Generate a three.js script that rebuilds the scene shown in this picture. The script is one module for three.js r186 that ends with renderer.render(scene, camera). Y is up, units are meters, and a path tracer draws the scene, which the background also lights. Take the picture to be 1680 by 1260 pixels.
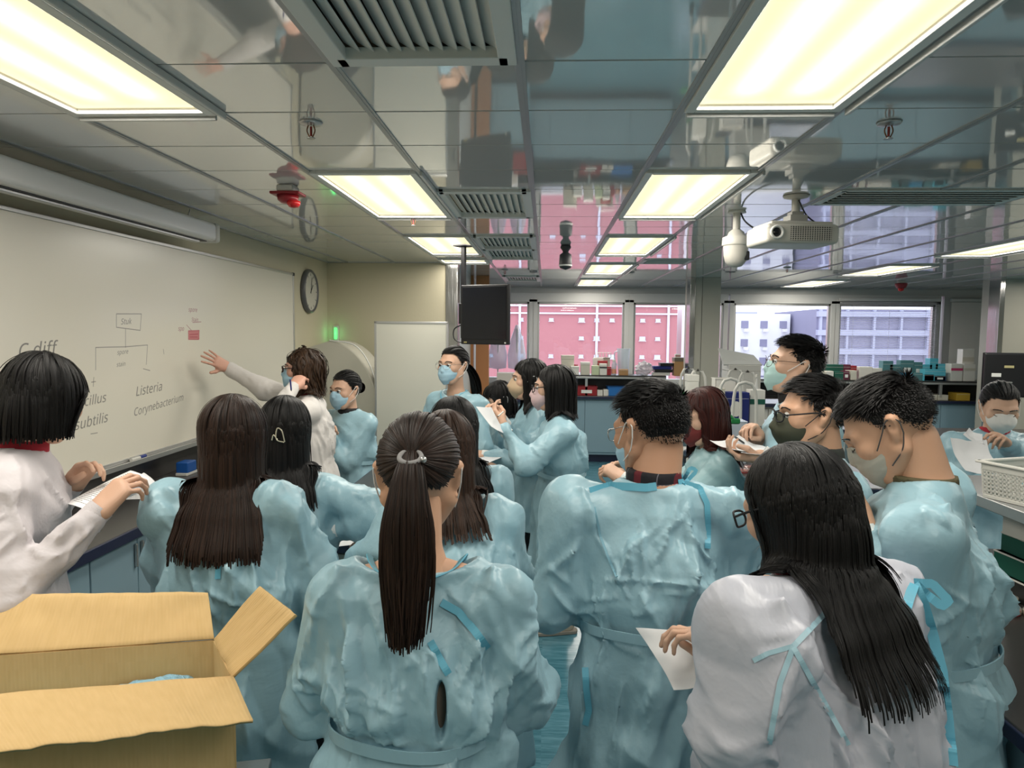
import * as THREE from 'three';
import { RoundedBoxGeometry } from 'three/addons/geometries/RoundedBoxGeometry.js';
import { RectAreaLightUniformsLib } from 'three/addons/lights/RectAreaLightUniformsLib.js';
import { mergeGeometries } from 'three/addons/utils/BufferGeometryUtils.js';
import { ImprovedNoise } from 'three/addons/math/ImprovedNoise.js';

// ---------- camera, sky, exposure ----------
const scene = new THREE.Scene();
const D2R = Math.PI / 180;
const FOCAL = 1150;                                        // pixels, for a frame of 1680 x 1260
const camera = new THREE.PerspectiveCamera(2 * Math.atan(630 / FOCAL) / D2R, 4 / 3, 0.05, 400);
camera.rotation.order = 'YXZ';
camera.position.set(0, 1.72, 0);
camera.rotation.set(-4.23 * D2R, 2.74 * D2R, 0.5 * D2R);
camera.updateMatrixWorld(true);
scene.add(camera);
scene.background = new THREE.Color().setRGB(0.80, 0.86, 1.0);
scene.backgroundIntensity = 2.6;
const renderer = new THREE.WebGLRenderer({ antialias: true });
renderer.toneMapping = THREE.LinearToneMapping;
renderer.toneMappingExposure = 0.96;
renderer.shadowMap.enabled = true;
RectAreaLightUniformsLib.init();
const PANEL_LIGHT = 12.5, PANEL_GLOW = 1.9;

// ---------- helpers ----------
let seed = 12345;
const rnd = () => { seed = (seed * 1664525 + 1013904223) >>> 0; return seed / 4294967296; };
const rr = (a, b) => a + (b - a) * rnd();
const pick = (a) => a[Math.floor(rnd() * a.length)];
const reseed = (n) => { seed = (n * 2654435761) >>> 0; rnd(); rnd(); };
const clamp = (x, a, b) => Math.min(b, Math.max(a, x));
const mixf = (a, b, t) => a + (b - a) * t;
const smooth = (a, b, x) => { const t = clamp((x - a) / (b - a), 0, 1); return t * t * (3 - 2 * t); };
const V = (x, y, z) => new THREE.Vector3(x, y, z);
const perlin = new ImprovedNoise();
const noise = (x, y, z) => perlin.noise(x + 100.3, y + 57.1, z + 200.7);
const lin = (r, g, b) => new THREE.Color().setRGB(r, g, b);
const srgb = (r, g, b) => new THREE.Color().setRGB(r / 255, g / 255, b / 255, THREE.SRGBColorSpace);
// a point of the room measured as picture position + distance from the camera plane along the room
function at(px, py, d) {
  const v = V((px - 840) / FOCAL, -(py - 630) / FOCAL, -1).applyQuaternion(camera.quaternion);
  return v.multiplyScalar(d / -v.z).add(camera.position);
}
const used = {};
function numbered(n) { used[n] = (used[n] ?? -1) + 1; return used[n] ? `${n}_${String(used[n]).padStart(3, '0')}` : n; }
function shade(o) { o.castShadow = true; o.receiveShadow = true; return o; }
function thing(name, label, category, pos = [0, 0, 0], turn = 0, group) {
  const o = new THREE.Group(); o.name = numbered(name); scene.add(o);
  o.position.set(...pos); o.rotation.y = turn; o.userData = { label, category };
  if (group) o.userData.group = group;
  return o;
}
function part(name, geo, mat, parent, label) {
  const m = shade(new THREE.Mesh(geo, mat)); m.name = name; parent.add(m);
  if (label) m.userData.label = label;
  return m;
}
function single(name, geo, mat, label, category, pos = [0, 0, 0], turn = 0, group) {
  const m = shade(new THREE.Mesh(geo, mat)); m.name = numbered(name); scene.add(m);
  m.position.set(...pos); m.rotation.y = turn; m.userData = { label, category };
  if (group) m.userData.group = group;
  return m;
}
function struct(name, geo, mat, label, category) {
  const m = shade(new THREE.Mesh(geo, mat)); m.name = name; scene.add(m);
  m.userData = { kind: 'structure', label, category };
  return m;
}
function copyOf(o, label, pos, turn = 0) {
  const c = o.clone(); c.name = numbered(o.name.replace(/_\d{3}$/, '')); scene.add(c);
  c.userData = { ...o.userData, label }; c.position.set(...pos); c.rotation.y = turn;
  return c;
}
const merge = (list) => {
  const gs = list.map((g) => {
    const n = g.index ? g.toNonIndexed() : g;
    for (const k of Object.keys(n.attributes)) if (!['position', 'normal', 'uv', 'color'].includes(k)) n.deleteAttribute(k);
    if (!n.attributes.uv) n.setAttribute('uv', new THREE.BufferAttribute(new Float32Array(n.attributes.position.count * 2), 2));
    return n;
  });
  return mergeGeometries(gs);
};
// box by size, centred on x, y, z; edges rounded by r
function bx(w, h, d, x = 0, y = 0, z = 0, r = 0.003) {
  const g = r > 0 ? new RoundedBoxGeometry(w, h, d, 1, Math.min(r, w / 2.01, h / 2.01, d / 2.01)) : new THREE.BoxGeometry(w, h, d);
  g.translate(x, y, z); return g;
}
const bspan = (x0, x1, y0, y1, z0, z1, r = 0.003) => bx(x1 - x0, y1 - y0, z1 - z0, (x0 + x1) / 2, (y0 + y1) / 2, (z0 + z1) / 2, r);
function boxUV(g, s = 1) {                                  // uv in metres, by the main direction of each face
  const n = g.index ? g.toNonIndexed() : g, p = n.attributes.position, q = n.attributes.normal, uv = new Float32Array(p.count * 2);
  for (let i = 0; i < p.count; i++) {
    const ax = Math.abs(q.getX(i)), ay = Math.abs(q.getY(i)), az = Math.abs(q.getZ(i));
    const [u, v] = ay >= ax && ay >= az ? [p.getX(i), p.getZ(i)] : ax >= az ? [p.getZ(i), p.getY(i)] : [p.getX(i), p.getY(i)];
    uv[2 * i] = u * s; uv[2 * i + 1] = v * s;
  }
  n.setAttribute('uv', new THREE.BufferAttribute(uv, 2)); return n;
}
const tube = (pts, r, seg = 24, sides = 6, closed = false) => new THREE.TubeGeometry(new THREE.CatmullRomCurve3(pts.map((p) => (p.isVector3 ? p : V(...p))), closed), seg, r, sides, closed);
const lathe = (pts, n = 24) => new THREE.LatheGeometry(pts.map(([x, y]) => new THREE.Vector2(x, y)), n);
const cyl = (r0, r1, h, x = 0, y = 0, z = 0, n = 18) => new THREE.CylinderGeometry(r0, r1, h, n).translate(x, y, z);
// flat ribbon along points, with a width direction at every point, real thickness
function ribbon(pts, ups, width, thick = 0.0012, seg = 30) {
  const c = new THREE.CatmullRomCurve3(pts), u = new THREE.CatmullRomCurve3(ups), pos = [], idx = [];
  for (let i = 0; i <= seg; i++) {
    const t = i / seg, p = c.getPoint(t), tn = c.getTangent(t), w = u.getPoint(t), wd = w.clone().addScaledVector(tn, -w.dot(tn)).normalize(), n = tn.clone().cross(wd);
    for (const [a, b] of [[-1, -1], [1, -1], [1, 1], [-1, 1]]) { const q = p.clone().addScaledVector(wd, a * width / 2).addScaledVector(n, b * thick); pos.push(q.x, q.y, q.z); }
  }
  for (let i = 0; i < seg; i++) for (let k = 0; k < 4; k++) { const a = i * 4 + k, b = i * 4 + (k + 1) % 4; idx.push(a, b, a + 4, b, b + 4, a + 4); }
  idx.push(0, 2, 1, 0, 3, 2); const e = seg * 4; idx.push(e, e + 1, e + 2, e, e + 2, e + 3);
  const g = new THREE.BufferGeometry(); g.setAttribute('position', new THREE.Float32BufferAttribute(pos, 3)); g.setIndex(idx);
  const n = g.toNonIndexed(); n.computeVertexNormals(); return n;
}
// a sheet from a grid of points f(u, v), with thickness
function sheet(f, nu, nv, thick = 0.0008) {
  const pos = [], uv = [], idx = [], P = [];
  for (let j = 0; j <= nv; j++) for (let i = 0; i <= nu; i++) P.push(f(i / nu, j / nv));
  const W = nu + 1, N = P.map((p, k) => { const i = k % W, j = Math.floor(k / W);
    const a = P[j * W + Math.min(i + 1, nu)].clone().sub(P[j * W + Math.max(i - 1, 0)]), b = P[Math.min(j + 1, nv) * W + i].clone().sub(P[Math.max(j - 1, 0) * W + i]);
    return a.cross(b).normalize(); });
  for (const s of [1, -1]) P.forEach((p, k) => { const q = p.clone().addScaledVector(N[k], s * thick / 2); pos.push(q.x, q.y, q.z); uv.push((k % W) / nu, Math.floor(k / W) / nv); });
  const o = P.length;
  for (let j = 0; j < nv; j++) for (let i = 0; i < nu; i++) { const a = j * W + i, b = a + 1, c = a + W, d = c + 1; idx.push(a, b, c, b, d, c, o + a, o + c, o + b, o + b, o + c, o + d); }
  const rim = (a, b) => idx.push(a, o + a, b, b, o + a, o + b);
  for (let i = 0; i < nu; i++) { rim(i, i + 1); rim(nv * W + i + 1, nv * W + i); }
  for (let j = 0; j < nv; j++) { rim((j + 1) * W, j * W); rim(j * W + nu, (j + 1) * W + nu); }
  const g = new THREE.BufferGeometry(); g.setAttribute('position', new THREE.Float32BufferAttribute(pos, 3)); g.setAttribute('uv', new THREE.Float32BufferAttribute(uv, 2)); g.setIndex(idx);
  const n = g; n.computeVertexNormals(); return n;
}
function gridTexture(size, f, rep = 1, color = false) {     // f(u, v) -> 0..1 or [r, g, b]
  const d = new Uint8Array(size * size * 4);
  for (let j = 0; j < size; j++) for (let i = 0; i < size; i++) {
    const c = f(i / size, j / size), k = 4 * (j * size + i), a = Array.isArray(c) ? c : [c, c, c];
    for (let m = 0; m < 3; m++) d[k + m] = 255 * clamp(a[m], 0, 1); d[k + 3] = 255;
  }
  const t = new THREE.DataTexture(d, size, size, THREE.RGBAFormat);
  t.wrapS = t.wrapT = THREE.RepeatWrapping; t.magFilter = THREE.LinearFilter; t.repeat.set(rep, rep);
  if (color) t.colorSpace = THREE.SRGBColorSpace; t.needsUpdate = true; return t;
}
// noise that repeats over the unit square: points on two circles
function tnoise(u, v, s, o = 0) {
  const a = u * 2 * Math.PI, b = v * 2 * Math.PI, k = s / (2 * Math.PI);
  return 0.5 * (noise(Math.cos(a) * k + o, Math.sin(a) * k, Math.cos(b) * k * 1.01 + 3.3) + noise(Math.sin(b) * k + 9.1 + o, Math.cos(a) * k + 4.7, Math.sin(a + 1) * k)) ;
}
const std = (color, roughness = 0.6, o = {}) => new THREE.MeshStandardMaterial({ color, roughness, ...o });
const phys = (color, roughness = 0.6, o = {}) => new THREE.MeshPhysicalMaterial({ color, roughness, ...o });

// ---------- shared materials ----------
const waveTex = gridTexture(256, (u, v) => 0.5 + 0.55 * tnoise(u, v, 4) + 0.25 * tnoise(u, v, 9, 5));
const fineTex = gridTexture(256, (u, v) => 0.5 + 0.5 * tnoise(u, v, 60) + 0.4 * tnoise(u, v, 120, 3));
const crumpleTex = gridTexture(512, (u, v) => { const r = (s, o) => 1 - 2 * Math.abs(tnoise(u, v, s, o)); return 0.55 * r(14, 1) + 0.3 * r(30, 7) + 0.15 * r(62, 11); });
const floorTex = gridTexture(1024, (u, v) => {
  const s = 0.5 * noise(u * 9, v * 60, 1.5) + 0.5 * noise(u * 22, v * 190, 4.5) + 0.25 * noise(u * 70, v * 420, 2.2), q = noise(u * 5, v * 5, 8);
  const t = 0.5 + 0.75 * s + 0.15 * q; return [mixf(0.20, 0.42, t), mixf(0.40, 0.60, t), mixf(0.46, 0.655, t)];
}, 1, true);
const M = {
  tile: std(lin(0.90, 0.90, 0.895), 0.04, { metalness: 0.46, bumpMap: waveTex, bumpScale: 0.0026 }),
  runner: std(lin(0.40, 0.41, 0.42), 0.3, { metalness: 0.3 }),
  fitting: std(lin(0.62, 0.62, 0.6), 0.35),
  vent: std(lin(0.74, 0.74, 0.71), 0.45),
  dark: std(lin(0.02, 0.02, 0.022), 0.5),
  black: std(lin(0.012, 0.012, 0.014), 0.35),
  wall: std(lin(0.60, 0.545, 0.40), 0.75, { bumpMap: fineTex, bumpScale: 0.0006 }),
  wallGrey: std(lin(0.52, 0.52, 0.50), 0.6),
  board: phys(lin(0.74, 0.70, 0.60), 0.22, { bumpMap: waveTex, bumpScale: 0.0012 }),
  alu: std(lin(0.55, 0.55, 0.54), 0.32, { metalness: 0.8 }),
  steel: std(lin(0.5, 0.5, 0.5), 0.14, { metalness: 0.9, bumpMap: waveTex, bumpScale: 0.0012 }),
  slab: std(lin(0.035, 0.033, 0.032), 0.3),
  navy: std(lin(0.012, 0.018, 0.05), 0.4),
  paleBlue: std(lin(0.27, 0.40, 0.47), 0.5),
  whitePlastic: std(lin(0.62, 0.61, 0.57), 0.42),
  cream: std(lin(0.55, 0.52, 0.44), 0.5),
  wood: std(lin(0.42, 0.17, 0.06), 0.5),
  paper: std(lin(0.72, 0.72, 0.72), 0.8),
  floor: std(0xffffff, 0.2, { map: floorTex, bumpMap: fineTex, bumpScale: 0.0006 }),
};
// ---------- the room ----------
const CEIL = 2.39, LEFT = -2.16, BACK = -6.86, FAR = -10.25, RIGHT = 8.6, REAR = 3.2;
const floorGeo = new THREE.BoxGeometry(RIGHT - LEFT + 0.4, 0.1, REAR - FAR + 0.4).translate((RIGHT + LEFT) / 2, -0.05, (REAR + FAR) / 2);
const flo = struct('floor', (() => { const g = boxUV(floorGeo, 1 / 2.2); const uv = g.attributes.uv; for (let i = 0; i < uv.count; i++) uv.setXY(i, uv.getX(i), uv.getY(i)); return g; })(), M.floor, 'teal streaked vinyl floor with a soft gloss', 'floor');
const wl = struct('wall_left', boxUV(bspan(LEFT - 0.12, LEFT, 0, 2.6, BACK - 0.12, REAR, 0)), M.wall, 'cream painted wall carrying the long whiteboard', 'wall');
struct('wall_back', boxUV(bspan(LEFT, -0.9, 0, 2.6, BACK - 0.12, BACK, 0)), M.wall, 'cream painted wall section behind the movable board', 'wall');
const pil = struct('trim_1', bspan(-0.985, -0.865, 0, CEIL, BACK - 0.14, BACK + 0.012, 0.004), M.steel, 'polished steel cladding on the end of the cream wall', 'trim');
struct('wall_side', boxUV(bspan(-1.02, -0.9, 0, 2.6, FAR, BACK - 0.12, 0)), M.wallGrey, 'grey side wall of the deep lab bay', 'wall');
struct('wall_rear', boxUV(bspan(LEFT - 0.12, RIGHT + 0.12, 0, 2.6, REAR, REAR + 0.12, 0)), M.wall, 'cream wall behind the camera', 'wall');
struct('wall_right', boxUV(bspan(RIGHT, RIGHT + 0.12, 0, 2.6, FAR - 0.12, REAR, 0)), M.wall, 'cream wall at the far right of the lab', 'wall');
// window wall: sill wall, header, closed panel on the right
{
  const parts = [[-1.02, RIGHT, 0, 0.98], [-1.02, RIGHT, 2.28, 2.6], [5.62, RIGHT, 0.98, 2.28]];
  const g = merge(parts.map(([a, b, c, d]) => boxUV(bspan(a, b, c, d, FAR - 0.2, FAR, 0))));
  struct('wall_far', g, M.wallGrey, 'grey window wall across the end of the lab', 'wall');
  const panes = [[-0.95, -0.25], [-0.13, 1.13], [1.26, 2.54], [2.69, 4.05], [4.17, 5.50]];
  const glass = phys(0xffffff, 0.0, { transmission: 1, thickness: 0, ior: 1.45 });
  panes.forEach(([a, b], i) => {
    const w = struct(`window_${i + 1}`, merge([
      bspan(a - 0.065, b + 0.065, 2.16, 2.29, FAR - 0.1, FAR + 0.02), bspan(a - 0.065, b + 0.065, 0.98, 1.06, FAR - 0.1, FAR + 0.03),
      bspan(a - 0.065, a, 1.04, 2.2, FAR - 0.1, FAR + 0.02), bspan(b, b + 0.065, 1.04, 2.2, FAR - 0.1, FAR + 0.02)]), M.fitting, `aluminium framed window pane number ${i + 1} counted from the hanging monitor`, 'window');
    part('pane', bspan(a, b, 1.06, 2.16, FAR - 0.055, FAR - 0.05, 0), glass, w);
    part('inner_frame', merge([bspan(a, a + 0.03, 1.06, 2.16, FAR - 0.07, FAR - 0.01), bspan(b - 0.03, b, 1.06, 2.16, FAR - 0.07, FAR - 0.01), bspan(a, b, 2.13, 2.16, FAR - 0.07, FAR - 0.01)]), M.alu, w);
  });
}
// venetian blind lowered over the last pane, and a closed pale one beside it
{
  const slatMat = std(lin(0.5, 0.49, 0.52), 0.5), slatG = bx(1.36, 0.0012, 0.022, 0, 0, 0, 0);
  const b = thing('venetian_blind', 'venetian blind with open slats lowered over the rightmost window pane', 'blind', [4.835, 0, FAR + 0.06]);
  part('headrail', bspan(-0.7, 0.7, 2.2, 2.24, -0.02, 0.02), M.fitting, b); part('bottom_rail', bspan(-0.68, 0.68, 1.08, 1.095, -0.012, 0.012), M.fitting, b);
  for (let y = 1.115; y < 2.2; y += 0.0235) { const s = part('slat', slatG, slatMat, b); s.position.y = y; s.rotation.x = 0.25; }
  for (const x of [-0.5, 0, 0.5]) part('ladder_cord', cyl(0.0015, 0.0015, 1.12, x, 1.65, 0.012, 5), M.fitting, b);
  const pale = std(lin(0.8, 0.78, 0.75), 0.7), c = thing('venetian_blind', 'pale closed venetian blind on the wall right of the windows', 'blind', [6.0, 0, FAR + 0.05]);
  part('headrail', bspan(-0.32, 0.32, 2.2, 2.24, -0.02, 0.02), M.fitting, c);
  const sg = bx(0.62, 0.0012, 0.026, 0, 0, 0, 0);
  for (let y = 1.1; y < 2.2; y += 0.0225) { const s = part('slat', sg, pale, c); s.position.y = y; s.rotation.x = 1.2; }
}
// columns
for (const [x0, x1, lab] of [[1.71, 2.07, 'square grey clad column standing in front of the window wall'], [5.28, 6.2, 'wide cream column at the right edge with a steel corner']]) {
  const c = struct(lab.startsWith('square') ? 'trim_2' : 'trim_3', bspan(x0 + 0.01, x1, 0, CEIL, -8.85, -8.5, 0.004), std(lin(0.42, 0.40, 0.34), 0.45), lab, 'column');
  part('corner_strip', bspan(x0, x0 + 0.06, 0, CEIL, -8.7, -8.49, 0.004), M.steel, c);
  part('cover_joint', bspan((x0 + x1) / 2 - 0.04, (x0 + x1) / 2 - 0.036, 0, CEIL, -8.51, -8.498, 0), M.dark, c);
}
// ---------- ceiling: slab, grid, tiles ----------
const CP = 0.4705, CX = -0.074, RP = 0.39, RZ = -1.79;     // column and row pitch of the ceiling grid
const colX = (k) => CX + k * CP, rowZ = (k) => RZ - k * RP;
const ceil = struct('ceiling', new THREE.BoxGeometry(RIGHT - LEFT + 0.3, 0.15, REAR - FAR + 0.3).translate((RIGHT + LEFT) / 2, CEIL + 0.2, (REAR + FAR) / 2), M.dark, 'metal panel ceiling with mirror-like grey tiles', 'ceiling');
const fixtures = [ // column, row of the near edge (towards the camera), rows, label
  [-3, -2, 3, 'lit ceiling panel light at the upper left, nearest the whiteboard'], [1, -2, 3, 'large lit ceiling panel light at the top right of the picture'],
  [-2, 3, 3, 'lit ceiling panel light between the red beacon and the louvred vent'], [1, 3, 3, 'lit ceiling panel light left of the projector'],
  [-2, 8, 3, 'lit ceiling panel light above the wall clock corner'], [1, 8, 3, 'lit ceiling panel light beyond the projector, third of the middle row'],
  [-2, 12, 0.9, 'narrow lit ceiling light against the cream back wall'], [1, 13, 3, 'lit ceiling panel light near the windows, fourth of the middle row'], [1, 18, 2.9, 'lit ceiling panel light at the windows, last of the middle row'],
  [7, 8, 3, 'lit ceiling panel light at the right edge behind the projector'], [7, 13, 3, 'lit ceiling panel light right of the square column'], [7, 18, 2.9, 'small far lit ceiling panel light just right of the square column'],
  [12, 13, 3, 'far lit ceiling panel light by the wide right column'], [7, 3, 3, 'ceiling panel light over the right bench, beyond the frame'], [7, -2, 3, 'ceiling panel light on the right, beyond the frame'],
  [-3, -7, 3, 'ceiling panel light behind the camera on the left'], [1, -7, 3, 'ceiling panel light behind the camera'], [7, -7, 3, 'ceiling panel light behind the camera on the right'], [12, 8, 3, 'ceiling panel light far right beyond the frame'], [12, 3, 3, 'ceiling panel light far right beyond the frame, nearer'],
];
const vents = [[-1, -3, 3, 'large louvred air vent at the top of the picture'], [-1, 4, 2, 'louvred air vent in the middle of the ceiling'], [-1, 8, 2, 'louvred air vent beyond the middle one'], [-1, 10, 2, 'louvred air vent third from the camera'], [-1, 17, 2, 'farthest louvred air vent near the windows']];
const slots = [[3, 4, 1, 2, 'slotted air diffuser above the projector on the right'], [2, 12, 1, 1, 'slotted air diffuser beside the square column']];
const taken = new Set();
for (const [c, r, n] of [...fixtures, ...vents]) for (let k = 0; k < Math.round(n); k++) taken.add(c + ',' + (r + k));
for (const [c, r, n, w] of slots) for (let k = 0; k < w; k++) taken.add((c + k) + ',' + r);
{
  reseed(5);
  const tw = CP - 0.026, td = RP - 0.009, tileGeos = [], smallGeos = [];
  for (let v = 0; v < 8; v++) {
    const g = new THREE.BoxGeometry(tw, 0.012, td, 1, 1, 1); const gg = boxUV(g, 0.45), uv = gg.attributes.uv, a = rnd(), b = rnd();
    for (let i = 0; i < uv.count; i++) uv.setXY(i, uv.getX(i) + a, uv.getY(i) * 0.4 + b);
    tileGeos.push(gg);
  }
  const list = [];
  for (let c = -5; c < 19; c++) for (let r = -13; r < 22; r++) {
    if (taken.has(c + ',' + r)) continue;
    const x0 = Math.max(colX(c), LEFT), x1 = Math.min(colX(c + 1), RIGHT), z = rowZ(r + 0.5);
    if (x1 - x0 < 0.05) continue;
    if (x1 < -0.9 && z < BACK) continue;
    const p = V((x0 + x1) / 2, CEIL, z).project(camera), inView = p.z < 1 && Math.abs(p.x) < 1.15 && Math.abs(p.y) < 1.15 && z < -0.8;
    list.push({ c, r, x0, x1, z, inView, d: -z });
  }
  list.sort((a, b) => (b.inView - a.inView) || a.d - b.d);
  const rest = [];
  list.forEach((t, i) => {
    const tiltX = rr(-1, 1) * 0.0022, tiltZ = rr(-1, 1) * 0.003;
    if (i < 280 && t.inView) {
      const m = part('ceiling_tile', tileGeos[Math.floor(rnd() * 8)], M.tile, ceil);
      m.position.set((t.x0 + t.x1) / 2, CEIL + 0.006, t.z); m.scale.x = (t.x1 - t.x0 - 0.026) / tw; m.rotation.set(tiltX, 0, tiltZ);
    } else {
      const g = tileGeos[Math.floor(rnd() * 8)].clone(); g.scale((t.x1 - t.x0 - 0.026) / tw, 1, 1); g.rotateX(tiltX).rotateZ(tiltZ).translate((t.x0 + t.x1) / 2, CEIL + 0.006, t.z); rest.push(g);
    }
  });
  const m = part('ceiling_tiles_beyond', merge(rest), M.tile, ceil); m.userData.kind = 'stuff';
  for (let c = -4; c < 19; c++) {
    if (colX(c) > RIGHT || colX(c) < LEFT) continue;
    const z1 = colX(c) < -0.9 ? BACK : FAR;
    part('runner', merge([bspan(colX(c) - 0.013, colX(c) + 0.013, CEIL - 0.004, CEIL + 0.02, z1, REAR, 0), bspan(colX(c) - 0.004, colX(c) + 0.004, CEIL - 0.0052, CEIL, z1, REAR, 0)]), M.runner, ceil);
  }
  part('wall_angle', merge([bspan(LEFT, LEFT + 0.02, CEIL - 0.006, CEIL + 0.02, BACK, REAR, 0), bspan(LEFT, -0.9, CEIL - 0.006, CEIL + 0.02, BACK, BACK + 0.02, 0), bspan(-0.9, RIGHT, CEIL - 0.02, CEIL + 0.02, FAR, FAR + 0.03, 0)]), M.runner, ceil);
}
// panel lights
{
  const W = 64, H = 192, d = new Uint8Array(W * H * 4);
  for (let j = 0; j < H; j++) for (let i = 0; i < W; i++) {   // two tubes behind a prismatic sheet
    const u = i / (W - 1), v = j / (H - 1), t = Math.exp(-(((u - 0.3) / 0.13) ** 2)) + Math.exp(-(((u - 0.7) / 0.13) ** 2)), e = smooth(0, 0.14, v) * smooth(1, 0.86, v), k = 4 * (j * W + i);
    const b = 0.74 + 0.26 * t * e; d[k] = 255 * Math.min(1, b * 1.0); d[k + 1] = 255 * Math.min(1, b * mixf(0.93, 0.98, t * e)); d[k + 2] = 255 * Math.min(1, b * mixf(0.72, 0.86, t * e)); d[k + 3] = 255;
  }
  const glowTex = new THREE.DataTexture(d, W, H, THREE.RGBAFormat); glowTex.magFilter = THREE.LinearFilter; glowTex.colorSpace = THREE.SRGBColorSpace; glowTex.needsUpdate = true;
  const glow = std(lin(0.7, 0.68, 0.6), 0.6, { emissive: lin(1, 1, 1), emissiveMap: glowTex, emissiveIntensity: PANEL_GLOW });
  for (const [c, r, n, label] of fixtures) {
    const z0 = rowZ(r), z1 = rowZ(r + n), x0 = colX(c), x1 = colX(c + 1), cx = (x0 + x1) / 2, cz = (z0 + z1) / 2, w = CP, l = z0 - z1;
    const t = thing('ceiling_light', label, 'ceiling light', [cx, CEIL, cz]);
    const iw = w - 0.075, il = l - 0.075;
    part('frame', merge([bx(0.03, 0.03, il + 0.06, -iw / 2 - 0.015, 0.002, 0), bx(0.03, 0.03, il + 0.06, iw / 2 + 0.015, 0.002, 0), bx(iw, 0.03, 0.03, 0, 0.002, -il / 2 - 0.015), bx(iw, 0.03, 0.03, 0, 0.002, il / 2 + 0.015), bx(iw + 0.05, 0.02, il + 0.05, 0, 0.05, 0)]), M.vent, t);
    part('diffuser', (() => { const g = new THREE.PlaneGeometry(iw, il); g.rotateX(Math.PI / 2); g.translate(0, 0.004, 0); return g; })(), glow, t);
    part('trim_strip', bx(0.012, 0.02, l * 0.995, w / 2 + 0.014, -0.012, 0), M.fitting, t); part('trim_strip', bx(w * 0.93, 0.02, 0.012, 0, -0.012, -l / 2 - 0.008), M.fitting, t);
    const L = new THREE.RectAreaLight(lin(1, 0.95, 0.87), PANEL_LIGHT, iw - 0.01, il - 0.01);
    L.position.set(0, -0.002, 0); L.rotation.x = -Math.PI / 2; L.name = 'panel'; t.add(L);
  }
}
// louvred vents
for (const [c, r, n, label] of vents) {
  const z0 = rowZ(r), z1 = rowZ(r + n), l = z0 - z1, t = thing('air_vent', label, 'vent', [(colX(c) + colX(c + 1)) / 2, CEIL, (z0 + z1) / 2]), w = CP;
  part('frame', merge([bx(0.045, 0.03, l - 0.01, -w / 2 + 0.028, 0.002, 0), bx(0.045, 0.03, l - 0.01, w / 2 - 0.028, 0.002, 0), bx(w - 0.05, 0.03, 0.05, 0, 0.002, -l / 2 + 0.03), bx(w - 0.05, 0.03, 0.05, 0, 0.002, l / 2 - 0.03)]), M.vent, t);
  part('duct', bx(w - 0.05, 0.01, l - 0.05, 0, 0.075, 0), M.dark, t);
  const sg = bx(0.003, 0.048, l - 0.1, 0, 0, 0, 0);
  for (let i = 0; i < 11; i++) { const s = part('louvre', sg, M.vent, t); s.position.set(-0.17 + i * 0.034, 0.018, 0); s.rotation.z = 1.02; }
}
for (const [c, r, n, w, label] of slots) {
  const z0 = rowZ(r), z1 = rowZ(r + n), l = z0 - z1, W = w * CP, t = thing('air_diffuser', label, 'vent', [colX(c) + W / 2, CEIL, (z0 + z1) / 2]);
  part('frame', bx(W - 0.03, 0.012, l - 0.03, 0, 0.012, 0), M.dark, t);
  for (let i = 0; i < 6; i++) { const s = part('blade', bx(W - 0.1, 0.004, 0.045, 0, 0, 0, 0), M.vent, t); s.position.set(0, -0.002, -l / 2 + 0.06 + i * (l - 0.12) / 5); s.rotation.x = 0.5; }
  part('rim', merge([bx(0.04, 0.016, l - 0.02, -W / 2 + 0.03, 0, 0), bx(0.04, 0.016, l - 0.02, W / 2 - 0.03, 0, 0), bx(W - 0.04, 0.016, 0.03, 0, 0, -l / 2 + 0.022), bx(W - 0.04, 0.016, 0.03, 0, 0, l / 2 - 0.022)]), M.vent, t);
}
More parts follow.
